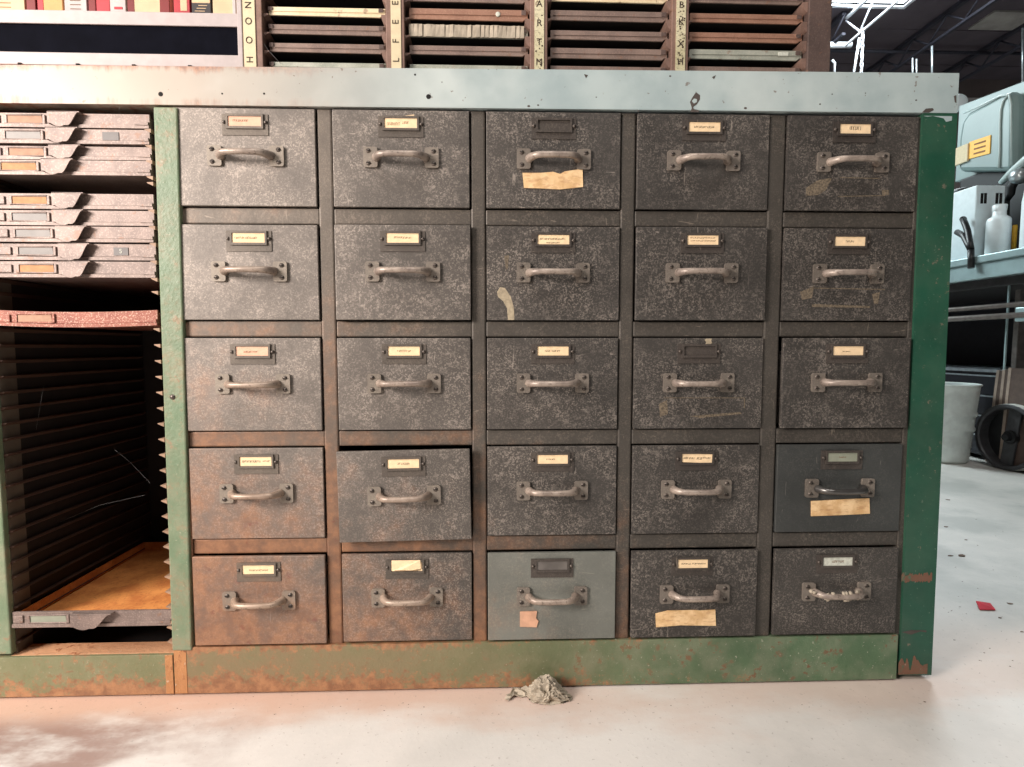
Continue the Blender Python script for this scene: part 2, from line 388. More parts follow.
mb = MB(); mb.box(XR, XR+.15, -5, YW+.15, 0, ZC+.12); struct('wall_right', mb, M['wall'])
mb = MB(); mb.box(-6.15, -6, -5, YW+.15, 0, ZC+.12); struct('wall_left', mb, M['wall'])
mb = MB(); mb.box(-6.15, XR+.15, -5.15, -5, 0, ZC+.12); struct('wall_front', mb, M['wall'])
# skylight frame with a glazing bar
mb = MB()
mb.box(SK[0]-.04, SK[1]+.04, SK[2]-.04, SK[2], ZC-.02, ZC+.021); mb.box(SK[0]-.04, SK[1]+.04, SK[3], SK[3]+.04, ZC-.02, ZC+.021)
mb.box(SK[0]-.04, SK[0], SK[2], SK[3], ZC-.02, ZC+.021); mb.box(SK[1], SK[1]+.04, SK[2], SK[3], ZC-.02, ZC+.021)
struct('window_1', mb, M['white_steel'])

# open-web roof joists running away from the camera
def joist(x, y0, y1, ztop, zbot, m, label, r=.03, pitch=.42, w=1.0):
    e = empty('roof_joist', (x, y1, zbot), label, 'roof joist')
    a = MB(); a.box(x-.03*w, x+.03*w, y0, y1, ztop-.04*w, ztop); mk('top_chord', a, m, e)
    a = MB(); a.box(x-.02*w, x+.02*w, y0, y1, zbot, zbot+.028*w); mk('bottom_chord', a, m, e)
    a = MB(); n = int((y1-y0)/pitch); 
    for i in range(n):
        ya = y0 + (y1-y0)*i/n; yb = y0 + (y1-y0)*(i+1)/n; ym = (ya+yb)/2
        a.tube([(x, ya, ztop-.04), (x, ym, zbot+.03)], r*.24, 6); a.tube([(x, ym, zbot+.03), (x, yb, ztop-.04)], r*.24, 6)
    mk('web', a, m, e); return e
p = onZ(845, 45, 4.14); q = onZ(905, 0, 4.14); JX = p.x
joist(p.x, -1, p.y, 4.46, 4.12, M['white_steel'], 'white open-web roof joist under the bright skylight', .042, .5, .6)
p = onZ(925, 32, 4.44); joist(p.x, -1, YW-.05, 4.49, 4.22, M['steel_dark'], 'dark roof joist beside the white one, nearer the skylight than its twin', .05, .5)
p = onZ(992, 47, 4.44); joist(p.x, -1, YW-.05, 4.49, 4.22, M['steel_dark'], 'dark roof joist farther right, above the grey-green machine hood', .05, .5)
p = onZ(833, 48, 4.44); joist(p.x-.3, 5.9, YW-.05, 4.49, 4.22, M['steel_dark'], 'short dark roof joist between the skylight and the back wall', .05, .5)
a = MB(); p = onY(820, 45, 6.1); q = onY(851, 45, 6.1); a.tube([p, q], .035, 10)
single('ceiling_pipe', a, M['white_steel'], 'short white horizontal pipe at the end of the white roof joist', 'pipe')
a = MB(); p = onY(830, 51, 6.6); a.tube([onY(828, 50.5, 6.6), onY(1040, 54, 6.6)], .022, 8)
single('ceiling_pipe', a, M['steel_dark'], 'long thin dark pipe running level across under the roof joists', 'pipe')
def hang(px, y0, y1, Y, r, label, m='chrome', px2=None, group=None):
    a = MB(); a.tube([onY(px, y0, Y), onY(px2 or px, y1, Y)], r, 8)
    return single('hanging_rod', a, M[m], label, 'rod', group)
hang(859.5, 38, 84, 5.2, .012, 'slanting white rod hanging beside the chain behind the worktop', 'white_steel', 852)
hang(932, 46, 84, 5.6, .011, 'tallest of the thin pale rods hanging between the two dark joists', 'chrome')
hang(912.6, 58, 84, 5.6, .009, 'short pale rod, left one of a close pair under the dark joist', 'chrome')
hang(916.5, 59, 84, 5.6, .009, 'short pale rod, right one of a close pair under the dark joist', 'chrome')
hang(1022.5, 28, 90, 5.6, .010, 'thin pale rod hanging above the machine hood', 'chrome')
a = MB(); a.tube([onY(832, 60, 5), onY(834.5, 63, 5), onY(834, 84, 5)], .012, 8)
single('hanging_rod', a, M['white_steel'], 'bent white pipe end just right of the rack end', 'pipe')
e = onX(863, 31, JX); CY = e.y; e.z = 4.115
ch = MB(); z = e.z; i = 0
while z > onY(863, 84, CY).z:
    pts = [(e.x + .014*math.cos(t)*(1 if i % 2 else 0), e.y + .014*math.cos(t)*(0 if i % 2 else 1), z + .036*math.sin(t)) for t in [k*math.pi/5 for k in range(11)]]
    ch.tube(pts, .006, 6, cap=False); z -= .052; i += 1
single('hoist_chain', ch, M['white_steel'], 'white link chain hanging from the white roof joist', 'chain')

# ------------------------------------------------------------------ worktop
mb = MB(); WX0, WX1 = -.345, 1.108
wl1, wl0, wr1, wr0 = onY(0, 64.5, -.005), onY(0, 103, -.005), onY(959.5, 73, -.005), onY(956, 113, -.005)
WX1 = wr1.x
def wtop(x): return wl1.z+(wr1.z-wl1.z)*(x-wl1.x)/(wr1.x-wl1.x)
def wbot(x): return wl0.z+(wr0.z-wl0.z)*(x-wl0.x)/(wr0.x-wl0.x)
mb.hexa([(WX0, -.005, wbot(WX0)), (WX1, -.005, wbot(WX1)), (WX1, -.005, wtop(WX1)), (WX0, -.005, wtop(WX0)), (WX0, .42, wbot(WX0)), (WX1, .42, wbot(WX1)), (WX1, .42, wtop(WX1)), (WX0, .42, wtop(WX0))])
wt = MB()
def disc(b, px, py, r, m, Y=-.0054, n=12, sx=1, sz=1):
    c = onY(px, py, Y); b.prism([(c.x+r*sx*math.cos(2*math.pi*k/n), c.z+r*sz*math.sin(2*math.pi*k/n)) for k in range(n)], Y, Y+.0006, 'y', m)
def blob(b, pts, m, Y=-.0055):
    b.prism([(onY(x, y, Y).x, onY(x, y, Y).z) for x, y in pts], Y, Y+.0005, 'y', m)
disc(mb, 160.5, 94, .0032, 1); disc(mb, 428.5, 96.5, .0034, 1); disc(mb, 222, 93.5, .0012, 1); disc(mb, 264, 93.5, .0014, 1); disc(mb, 415, 74.5, .0014, 1)
blob(mb, [(690, 102), (692, 98), (696, 92), (700, 95), (700, 99), (697, 104), (693, 107), (694, 109), (699, 110), (699, 112), (690, 112), (692, 108)], 2)
blob(mb, [(692, 101), (694, 98.5), (697, 99), (697, 102), (694, 103.5)], 0, -.0059)
blob(mb, [(584, 74), (588, 75), (586, 78)], 2); blob(mb, [(712, 77), (716, 75), (714, 79)], 2)
blob(mb, [(922, 112.5), (926, 108.5), (933, 108), (934, 110), (929, 112.5)], 2); blob(mb, [(954, 96), (956.5, 95), (956.5, 103), (955, 102)], 2)
for x, y in [(833, 94), (865, 93), (820, 104), (672, 76), (540, 105), (598, 97), (529, 106), (640, 111), (745, 108), (916, 100), (440, 82)]:
    disc(mb, x+random.uniform(-2, 2), y, random.uniform(.0006, .0015), 2, sx=1.5)
wt = single('worktop', mb, [M['worktop'], M['dark'], M['chip']], 'long pale enamelled worktop over the drawers, cream and rust-streaked on the left', 'worktop', bevel=.003)

# ------------------------------------------------------------------ drawer cabinet
CAB = empty('drawer_cabinet', (.54, .16, 0), 'big steel cabinet of twenty-five small drawers between green corner posts', 'cabinet')
PXX, W, H, PZ, ZT = .215, .1911, .1334, .159, .8469
DEP = .40
C4 = .003
for c in range(4):
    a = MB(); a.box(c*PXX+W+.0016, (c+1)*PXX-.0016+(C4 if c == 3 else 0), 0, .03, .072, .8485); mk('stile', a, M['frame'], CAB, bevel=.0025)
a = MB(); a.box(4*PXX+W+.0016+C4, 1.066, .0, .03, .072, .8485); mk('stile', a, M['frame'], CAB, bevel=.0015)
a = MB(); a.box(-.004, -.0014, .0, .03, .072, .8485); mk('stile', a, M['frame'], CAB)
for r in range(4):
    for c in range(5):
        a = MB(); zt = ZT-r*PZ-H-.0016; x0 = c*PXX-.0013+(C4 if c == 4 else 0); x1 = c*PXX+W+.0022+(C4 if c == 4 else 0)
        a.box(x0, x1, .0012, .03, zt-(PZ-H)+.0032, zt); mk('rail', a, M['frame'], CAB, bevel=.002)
a = MB(); a.box(-.03, 1.095, .002, .04, .8472, .8490, 0); a.box(-.025, 1.098, DEP-.004, DEP, 0.01, .8485, 0)
a.box(-.028, -.024, .03, DEP, .01, .8485); a.box(1.095, 1.098, .03, DEP, .01, .8485); a.box(-.024, 1.095, .03, DEP-.004, .066, .070)
mk('carcass', a, M['inner'], CAB)
pq = [onY(x, y, -.006) for x, y in ((172, 651), (191.5, 651), (177, 107), (153, 106.5))]
a = MB(); a.prism([(p.x, p.z) for p in pq], -.006, .05, 'y'); lp = mk('corner_post', a, M['green_left'], CAB, bevel=.002); lp['label'] = 'dusty sage green post at the left of the drawers'
for px, py in [(170, 385), (173, 397), (171, 386)]: pass
b = MB(); c_ = onY(172.5, 397, -.006); b.lathe([(0, -.002), (.003, -.0015), (.004, 0)], (c_.x, -.006, c_.z), 10, axis=(0, 1, 0)); mk('bolt', b, M['screw'], lp)
a = MB()
pq = [onY(x, y, -.004) for x, y in ((899.5, 675), (931.5, 675), (957.5, 113), (923, 113))]
a.prism([(p.x, p.z) for p in pq], -.004, .05, 'y')
rs_ = random.Random(12); N_ = 26
lo = [(1.0610+(1.1086-1.0610)*k/N_, .158+rs_.uniform(-.0022, .0022)) for k in range(N_+1)]; hi = [(x, z+.0115+rs_.uniform(-.0022, .0022)) for x, z in lo]
a.prism(lo+hi[::-1], -.0045, -.0038, 'y', 1)
lo = [(1.0632+(1.1088-1.0632)*k/N_, .0105) for k in range(N_+1)]; hi = [(x, .030+.014*mnoise.noise(Vector((k*.33, 2, 5)))+.006*math.sin(k*.5)+rs_.uniform(-.002, .002)) for k, (x, z) in enumerate(lo)]
a.prism(lo+hi[::-1], -.0045, -.0038, 'y', 1)
a.prism([(1.066, .078), (1.080, .074), (1.095, .079), (1.104, .077), (1.104, .080), (1.08, .081)], -.0045, -.0038, 'y', 2)
a.box(1.0985, 1.1015, .05, DEP, .008, .8485)
# grey overspray at the head of the post
a.prism([(1.0600, .8480), (1.1020, .8480), (1.1020, .842), (1.094, .840), (1.090, .845), (1.074, .848), (1.066, .8470)], -.0045, -.0038, 'y', 3)
rp = mk('corner_post', a, [M['green_right'], M['rust_band'], M['chip'], M['worktop']], CAB); rp['label'] = 'deep green end post with rusty scuffs at its foot'
a = MB(); a.box(-.0335, 1.0605, -.004, .06, .003, .0735); a.box(-.0330, -.015, -.0046, -.0038, .004, .072, 1); pl = mk('plinth', a, [M['plinth'], M['seam']], CAB, bevel=.004)
pl['label'] = 'green plinth eaten by orange rust at its left end'

# one set of drawer meshes, shared
def front_mesh(extra=None, mats=None):
    a = MB(); a.box(0, W, -.003, .003, 0, H)
    a.box(.004, .006, .003, .33, .004, H-.02); a.box(W-.006, W-.004, .003, .33, .004, H-.02)
    a.box(.006, W-.006, .003, .33, .004, .006); a.box(.006, W-.006, .328, .33, .006, H-.02)
    if extra: extra(a)
    return a.mesh('drawer', mats or [M['drawer']])
D0 = front_mesh()
def pull_meshes(sag=0.0):
    # plate pair
    a = MB()
    for s in (0, 1):
        x0 = .0 if s == 0 else .105-.0195
        pol = []
        for cx, cz, a0 in [(x0+.0165, .011, 0), (x0+.003, .011, 90), (x0+.003, -.011, 180), (x0+.0165, -.011, 270)]:
            for k in range(4): t = math.radians(a0+k*30); pol.append((cx+.003*math.cos(t), cz+.003*math.sin(t)))
        a.prism(pol, -.0035, 0, 'y', 0)
        for sz in (-.0085, .0085):
            sx = x0 + (.007 if s == 0 else .0125)
            a.lathe([(0, -.0018), (.0022, -.0014), (.0032, -.0004), (.0034, 0)], (sx, -.0035, sz), 12, 1, axis=(0, 1, 0))
            a.box(sx-.0028, sx+.0028, -.0057, -.0051, sz-.0004, sz+.0004, 2)
    pts = []; rs = []
    P = [(.0175, -.001, .0062), (.0185, -.0050, .0060), (.0205, -.0100, .0055), (.0235, -.0145, .0050), (.0275, -.0180, .0046), (.034, -.0200, .0043), (.0525, -.0208, .0042)]
    for x, y, r in P: pts.append((x, y, sag*(1-((x-.0525)/.0525)**2)*.6)); rs.append(r)
    for x, y, r in P[-2::-1]: pts.append((.105-x, y, sag*(1-((x-.0525)/.0525)**2)*.6)); rs.append(r)
    a.tube(pts, rs, 12, 3)
    return a
PULLS = [pull_meshes(s).mesh('pull_handle', [M['plate'], M['screw'], M['dark'], M['pull']]) for s in (.0, -.0012, .001)]
PULL_B = pull_meshes(-.002).mesh('pull_handle', [M['plate'], M['screw'], M['dark'], M['bright_pull']])
def holder_mesh():
    a = MB(); a.box(-.0315, .0315, -.0012, 0, -.0185, .0100)
    for x0, x1, z0, z1 in [(-.0255, .0255, .0068, .0100), (-.0255, .0255, -.0100, -.0068), (-.0255, -.0228, -.0068, .0068), (.0228, .0255, -.0068, .0068)]:
        a.box(x0, x1, -.0034, -.0012, z0, z1)
    for x in (-.0285, .0285):
        a.lathe([(0, -.0030), (.0018, -.0026), (.0024, -.0016), (.0026, 0)], (x, -.0010, -.0010), 10, 1, axis=(0, 1, 0))
    return a.mesh('label_holder', [M['holder'], M['screw']])
HOLD = holder_mesh()
def card(parent, at, m, words, seed, ink, tilt=0.0, name='label_card'):
    rnd = random.Random(seed); a = MB(); a.box(-.0226, .0226, -.0022, -.0013, -.0066, .0066)
    for (cx, cz, w_, hh) in words:       # rows of faded print, too worn to read
        x = cx-w_/2
        while x < cx+w_/2:
            g = rnd.uniform(.0006, .0016)
            z0 = cz-hh/2*rnd.uniform(.6, 1); z1 = cz+hh/2*rnd.uniform(.6, 1)
            k = rnd.random()
            if k < .5: a.box(x, x+.0004, -.0024, -.0021, z0, z1, 1); a.box(x, x+g, -.0024, -.0021, z1-.0004, z1, 1)
            else: a.box(x, x+g, -.0024, -.0021, z0, z0+.0004, 1); a.box(x+g-.0004, x+g, -.0024, -.0021, z0, z1, 1)
            x += g+.0005
    return mk(name, a, [m, ink], parent, at, rot=(0, tilt, 0) if tilt else None)
def tagpoly(parent, dpos, pts, m, name='paper_tag', lab=None, text=None):
    """paper glued on a drawer: outline given in the photo's frame, laid on that drawer's face"""
    Y = dpos.y-.0035
    pol = [(onY(x, y, Y).x-dpos.x, onY(x, y, Y).z-dpos.z) for x, y in pts]
    a = MB(); n = len(pol)
    a.prism(pol, -.0045, -.0030, 'y', 0)
    o = mk(name, a, [m], parent, dpos)
    if lab: o['label'] = lab
    return o

OUT = {(3, 1): .011, (2, 4): .005, (1, 1): .005, (4, 0): .003, (1, 3): .003, (4, 2): .003, (4, 3): .003, (4, 4): .002}
CARDS = {  # material, words (cx,cz,width,height)
 (0,0): ('card_pink', [(-.006, .001, .02, .003)], 'ink'), (0,1): ('card', [(-.010, -.001, .018, .0045), (.006, .001, .008, .004)], 'ink'),
 (0,2): (None, [], 'ink'), (0,3): ('card', [(-.004, 0, .022, .003), (.011, 0, .006, .003)], 'ink_dark'),
 (0,4): ('card', [(0, .001, .016, .006)], 'ink_dark'),
 (1,0): ('card', [(-.004, 0, .030, .0035)], 'ink'), (1,1): ('card', [(-.006, .001, .012, .003), (.006, .0005, .012, .003)], 'ink'),
 (1,2): ('card', [(-.002, .001, .036, .003), (-.001, -.0045, .018, .002)], 'ink_dark'),
 (1,3): ('card', [(0, .003, .036, .002), (0, -.001, .036, .002)], 'ink'), (1,4): ('card', [(0, 0, .012, .003)], 'ink_dark'),
 (2,0): ('card_pink', [(-.002, -.001, .02, .003)], 'ink'), (2,1): ('card', [(0, 0, .019, .003)], 'ink'),
 (2,2): ('card', [(-.008, 0, .007, .003), (.004, 0, .011, .003)], 'ink_dark'), (2,3): (None, [], 'ink'),
 (2,4): ('card', [(-.003, -.001, .010, .0018)], 'ink_dark'),
 (3,0): ('card', [(-.006, 0, .026, .0035), (.015, .0005, .010, .002)], 'ink_dark'), (3,1): ('card', [(0, 0, .017, .003)], 'ink_dark'),
 (3,2): ('card', [(-.003, 0, .012, .002)], 'ink_dark'), (3,3): ('card', [(-.017, 0, .007, .003), (-.008, 0, .008, .003), (.003, 0, .008, .004), (.014, .001, .010, .003)], 'ink_dark'),
 (3,4): ('card_grey', [(0, 0, .010, .002)], 'ink'), (4,0): ('card', [(0, -.001, .026, .0025)], 'ink'),
 (4,1): ('card', [(-.002, .001, .020, .003)], 'ink'), (4,2): ('card_metal', [], 'ink'),
 (4,3): ('card', [(-.011, 0, .014, .0022), (.009, 0, .019, .0024)], 'ink_dark'), (4,4): ('card_white', [(.0, .0, .018, .004)], 'ink'),
}
DL = {
 (0,0): 'speckled grey drawer under the rust-streaked worktop, in the column beside the sage green post', (0,2): 'top-row drawer with an empty label frame and a torn paper tag',
 (0,4): 'dark top-row drawer beside the deep green end post', (1,2): 'drawer with a pale curved smear low on its left',
 (1,3): 'drawer in the second row with a light rubbed upper left corner', (2,3): 'drawer with an empty label frame and a white paint splash above it',
 (2,4): 'drawer pulled slightly open beside the deep green end post', (3,1): 'drawer standing open, orange rust below its pull',
 (3,4): 'smooth dark drawer with a tan paper tag under its pull', (4,0): 'rust-red bottom drawer beside the sage green post',
 (4,2): 'pale grey bottom drawer with a small square scrap of paper', (4,3): 'bottom drawer with a long tan paper tag under its pull',
 (4,4): 'bottom drawer with an encrusted pull beside the deep green end post', (3,0): 'rust-brown drawer above the bottom one by the sage green post',
 (4,1): 'rusty bottom drawer with a curled label card', (1,1): 'drawer in the second row standing a finger open',
}
def loc_pts(d, pts, Y): return [(onY(x, y, Y).x-d.x, onY(x, y, Y).z-d.z) for x, y in pts]
for r in range(5):
    for c in range(5):
        k = (r, c); y = -OUT.get(k, .0)
        d = Vector((c*PXX+(C4 if c == 4 else 0), y, ZT-r*PZ-H))
        if k == (3, 1): d.x += .0005; d.z -= .004
        if k == (2, 4): d.x += .0006
        if k == (1, 1): d.x += .001
        me = D0
        if k == (1, 2):
            def ex(a, d=d): a.prism(loc_pts(d, [(497, 292), (500, 287), (505, 288), (511, 297), (514, 308), (514.5, 320), (508, 320), (507, 308), (503, 301), (498, 297)], -.003), -.0033, -.0028, 'y', 1); a.prism(loc_pts(d, [(504, 256), (509, 255), (508, 268), (506, 270), (505, 262)], -.003), -.0033, -.0028, 'y', 2)
            me = front_mesh(ex, [M['drawer'], M['blotch'], M['residue']])
        elif k == (2, 3):
            def ex(a, d=d):
                a.prism(loc_pts(d, [(706, 338.6), (712, 338.6), (711.2, 341), (712.5, 343), (710.2, 344.2), (709.6, 346.8), (708, 345), (706.8, 346.2), (705.2, 345.4), (706.2, 342), (704.6, 340)], -.003), -.0033, -.0028, 'y', 1)
                for q in ([(664, 397.5), (745, 397.5), (745, 398.3), (664, 398.3)], [(744, 398), (745, 398), (745, 408), (744, 408)], [(659, 404), (667, 400), (668, 414), (660, 417)], [(690, 416), (740, 412), (742, 414), (700, 418)]):
                    a.prism(loc_pts(d, q, -.003), -.0033, -.0028, 'y', 2)
            me = front_mesh(ex, [M['drawer'], M['blotch'], M['residue']])
        elif k in ((0, 4), (1, 4)):
            def ex(a, d=d, k=k):
                if k == (0, 4): Q = [[(806, 188), (818, 180), (832, 178), (826, 190), (818, 195), (806, 196)], [(840, 177), (880, 178), (880, 179), (840, 178)], [(838, 196), (885, 195), (885, 196), (838, 197)], [(882, 190), (889, 190), (889, 195), (882, 195)]]
                else: Q = [[(812, 287.5), (885, 289), (885, 290), (812, 288.5)], [(812, 304), (870, 306), (870, 308), (812, 307)], [(800, 292), (814, 286), (812, 298), (802, 300)], [(872, 294), (880, 292), (878, 304), (874, 304)]]
                for q in Q: a.prism(loc_pts(d, q, d.y-.003), -.0032, -.0029, 'y', 1)
            me = front_mesh(ex, [M['drawer'], M['residue']])
        elif k == (3, 4): me = front_mesh(None, [M['drawer_smooth']])
        elif k == (4, 2): me = front_mesh(None, [M['drawer_worn']])
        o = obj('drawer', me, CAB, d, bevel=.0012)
        if k == (3, 1): o.rotation_euler = (0, math.radians(-.9), 0)
        if k in DL: o['label'] = DL[k]
        hx = W/2 + {(4, 3): -.004, (3, 4): .002, (0, 4): .001}.get(k, 0)
        hz = H-.0188
        h = obj('label_holder', HOLD, o, d+Vector((hx, -.003, hz)))
        mname, words, ink = CARDS[k]
        if mname: card(o, d+Vector((hx, -.003, hz)), M[mname], words, r*7+c, M[ink], tilt=.04 if k == (3, 3) else 0.0)
        if k == (0, 1):
            a = MB(); a.prism([(.004, .0100), (.019, .0118), (.019, .0096), (.004, .0094)], -.0030, -.0024, 'y'); mk('label_card', a, M['card'], o, d+Vector((hx, -.003, hz)))
        if k == (4, 1):
            a = MB(); a.add([(-.022, -.004, .0105), (.020, -.004, .0105), (.021, -.0042, -.002), (.008, -.007, -.0035), (-.008, -.0072, -.003), (-.022, -.005, -.0045)], [(0, 1, 2, 3, 4, 5)], 0)
            mk('label_card', a, M['card'], o, d+Vector((hx, -.003, hz)))['label'] = 'curled cream card slipping out of its frame'
        pm = PULL_B if k == (3, 4) else PULLS[(r*2+c) % 3]
        px = obj('pull_handle', pm, o, d+Vector((W/2-.0525, -.003, H-.0655)))
        if k == (4, 4): px['label'] = 'encrusted rusty pull'
        if k == (0, 2): tagpoly(o, d, [(522.5, 173), (541, 173), (553, 172), (560, 174), (565, 171.5), (582.5, 169), (583, 187), (560, 189.5), (540, 188.5), (524, 188)], M['paper'], lab='cream paper tag torn along its top edge')
        if k == (3, 4): tagpoly(o, d, [(811, 501), (869, 498), (869.5, 513.5), (840, 515), (811, 516)], M['paper'])
        if k == (4, 2): tagpoly(o, d, [(520, 611.5), (537, 611), (536, 618), (538.5, 621), (536.5, 627), (520, 626.5)], M['paper_pink'])
        if k == (4, 3):
            tagpoly(o, d, [(655.5, 613.5), (668, 610.5), (695, 610), (700, 610.5), (715, 609.5), (715.8, 625.5), (680, 625), (656, 627)], M['paper'])
        if k == (4, 4):
            a = MB(); rr = random.Random(3)
            for i in range(26):
                x = rr.uniform(.005, .085); a.lathe([(0, .003), (.0028, .0018), (.0036, 0), (0, -.001)], (x, -.006-.014*(1-((x-.05)/.05)**2), rr.uniform(-.005, .006)), 6, 0, axis=(rr.uniform(-1, 1), -1, rr.uniform(-1, 1)))
            mk('encrustation', a, M['rag'], o, d+Vector((W/2-.0525, -.003, H-.0655)))

# ------------------------------------------------------------------ galley cabinet at the left
GX0, GX1 = -.2655, -.0345
GAL = empty('galley_cabinet', (-.15, .16, 0), 'open rack cabinet of shallow slide-in trays left of the drawers', 'cabinet')
GD = .33
a = MB(); a.box(-.310, GX0, -.004, .006, .068, .8465, 0); lpst = mk('corner_post', a, [M['green_left']], GAL, bevel=.002); lpst['label'] = 'sage green post cut off by the edge of the photo'
a = MB(); a.box(GX0-.010, GX0, .006, .034, .004, .8465); mk('post_return', a, M['post_inner'], GAL)
a = MB(); a.box(GX0-.006, GX0-.001, .03, GD, .004, .8465); mk('side_panel', a, M['case_wall'], GAL)
a = MB(); a.box(GX1+.0005, GX1+.004, .006, GD, .07, .8465); mk('side_panel', a, M['case_wall'], GAL)
a = MB(); a.box(GX0-.006, GX1+.004, GD, GD+.004, .01, .8465); mk('back_panel', a, M['inner'], GAL)
a = MB(); a.box(GX0-.006, GX1, .0, onZ(100, 642, .064).y, .058, .064); a.box(GX0-.006, GX1, .0205, GD, .02, .025, 1); mk('sill', a, [M['sill'], M['inner']], GAL, bevel=.002)
a = MB(); a.box(-.312, -.0345, -.004, .02, .003, .0635, 0); a.box(-.046, -.0350, -.0046, -.0038, .004, .063, 1)
mk('plinth', a, [M['plinth'], M['seam']], GAL, bevel=.003)
TR = [(.8372, .0195), (.8160, .0200), (.7938, .0185), (.7742, .0205), (.7293, .0212), (.7063, .0208), (.6838, .0215), (.6605, .0228), (.6358, .0222)]
levels = [t-h-.0008 for t, h in TR] + [.745, .5945] + [.5424-.02256*i for i in range(20)] + [.1052, .083]
ra = MB(); ra.prism([(0, .0005), (.0075, .0000), (.0075, -.0010), (0, -.0050)], .004, GD-.01, 'y'); RL = ra.mesh('runner', [M['runner']])
ra = MB(); ra.prism([(0, .0005), (-.0085, .0000), (-.0085, -.0010), (0, -.0050)], -.003, GD-.01, 'y'); RR = ra.mesh('runner', [M['runner_lit']])
for z in levels:
    obj('runner', RL, GAL, (GX0-.001, 0, z)); obj('runner', RR, GAL, (GX1+.0008, 0, z))

def galley_tray(z1, h, label, m='tray', bow=0.0, y=0.0, pullx=None, hold=None, cardm='card_pink', pan=None, plate=None, dx=0.0, pull=True, half=False):
    e = empty('galley_tray', (-.15, y+.15, z1-h), label, 'tray', 'slide-in trays of the open rack cabinet')
    x0, x1 = GX0+.0015, GX1-.0018
    pullx = pullx or [onY(v, 180, -.009).x for v in (50, 70, 82)]; hold = hold or [onY(v, 180, 0).x for v in (8, 49)]
    n = 12; a = MB()
    def Z(x): t = (x-x0)/(x1-x0); return -bow*(4*t*(1-t))
    ys = [(y, y+.003)]
    for i in range(n):      # front lip, may be bowed; a rolled lower bead
        xa, xb = x0+(x1-x0)*i/n, x0+(x1-x0)*(i+1)/n
        za, zb = Z(xa), Z(xb)
        a.hexa([(xa, y, z1-h+za), (xb, y, z1-h+zb), (xb, y, z1+zb), (xa, y, z1+za), (xa, y+.003, z1-h+za), (xb, y+.003, z1-h+zb), (xb, y+.003, z1+zb), (xa, y+.003, z1+za)])
        a.hexa([(xa, y-.0022, z1-h+za), (xb, y-.0022, z1-h+zb), (xb, y-.0022, z1-h+.0045+zb), (xa, y-.0022, z1-h+.0045+za), (xa, y, z1-h+za), (xb, y, z1-h+zb), (xb, y, z1-h+.0055+zb), (xa, y, z1-h+.0055+za)])
    mk('front_lip', a, M[m], e)
    a = MB(); a.box(x0+.001, x1-.001, y+.003, y+.30, z1-h+.0006, z1-h+.0018); a.box(x0+.001, x0+.003, y+.003, y+.30, z1-h+.0018, z1-.004); a.box(x1-.003, x1-.001, y+.003, y+.30, z1-h+.0018, z1-.004); a.box(x0+.003, x1-.003, y+.298, y+.30, z1-h+.0018, z1-.004)
    mk('pan', a, M[pan or m], e)
    # label holder and its card
    hx0, hx1 = hold[0]+dx, hold[1]+dx; zc = z1-h*.45; b = -bow*.75
    a = MB()
    for q in ((hx0, hx0+.004, zc-.0062, zc+.0062), (hx1-.004, hx1, zc-.0062, zc+.0062), (hx0+.004, hx1-.004, zc-.0062, zc-.0047), (hx0+.004, hx1-.004, zc+.0047, zc+.0062)):
        a.box(q[0], q[1], y-.0022, y, q[2]+b, q[3]+b)
    a.box(GX0+.004, hx0-.006, y-.002, y, zc-.0055+b, zc+.0055+b)
    hd = mk('label_holder', a, M[m], e, bevel=.0008)
    a = MB(); a.box(hx0+.004, hx1-.004, y-.0012, y-.0001, zc-.0047+b, zc+.0047+b); mk('label_card', a, M[cardm], hd)
    if pull:
        # curled finger pull: full height on the left, its free edge swept up to the top on the right
        p0, p1, p2 = [v+dx for v in pullx]; pol = [(p0, z1-.0005), (p0, z1-h+.003)]
        for t in [k/10 for k in range(11)]: pol.append((p0+.004+(p1-p0-.004)*t, z1-h+.003-.0045*math.sin(math.pi*min(1, t*1.25)*.8)))
        ze = pol[-1][1]
        for t in [k/10 for k in range(1, 11)]:
            s_ = t*t*(3-2*t); pol.append((p1+(p2-p1)*t, ze+(z1-.001-ze)*s_))
        a = MB(); a.prism([(x, z) for x, z in pol], y-.0095, y-.0082, 'y')
        a.box(p0, p2, y-.0095, y, z1-.0018, z1-.0004); a.box(p0, p0+.0015, y-.0090, y, z1-h+.003, z1-.0004)
        mk('finger_pull', a, M[m], e, bevel=.0006)
    # folded corner tab at the right end
    a = MB(); a.prism([(x1-.018, z1-h+.006), (x1-.0002, z1-h+.0085), (x1-.0002, z1-h+.004), (x1-.018, z1-h+.0045)], y-.0035, y, 'y'); mk('corner_tab', a, M[m], e)
    if plate:
        a = MB(); a.box(plate[0], plate[1], y-.0008, y, zc-.0055, zc+.0055, 0)
        if plate[2]: text_into(a, plate[2], (plate[0]+plate[1])/2, zc, y-.0010, .0062, 1)
        mk('number_plate', a, [M['plate_grey'], M['card_white']], e)
    return e
TL = ['topmost tray of the upper stack, close under the worktop', 'second tray of the upper stack, with a plain grey sticker at right', 'third tray of the upper stack, with a rusty label card', 'lowest tray of the upper stack, with an orange label card',
      'topmost tray of the lower stack of five', 'second tray of the lower stack of five, with a bare metal label', 'middle tray of the lower stack of five', 'tray of the lower stack with a small metal number plate', 'lowest tray of the lower stack, with an orange label card']
CM = ['tray_card', 'card_metal', 'tray_card', 'tray_card_tan', 'tray_card_tan', 'card_metal', 'card_metal', 'card_metal', 'tray_card_tan']
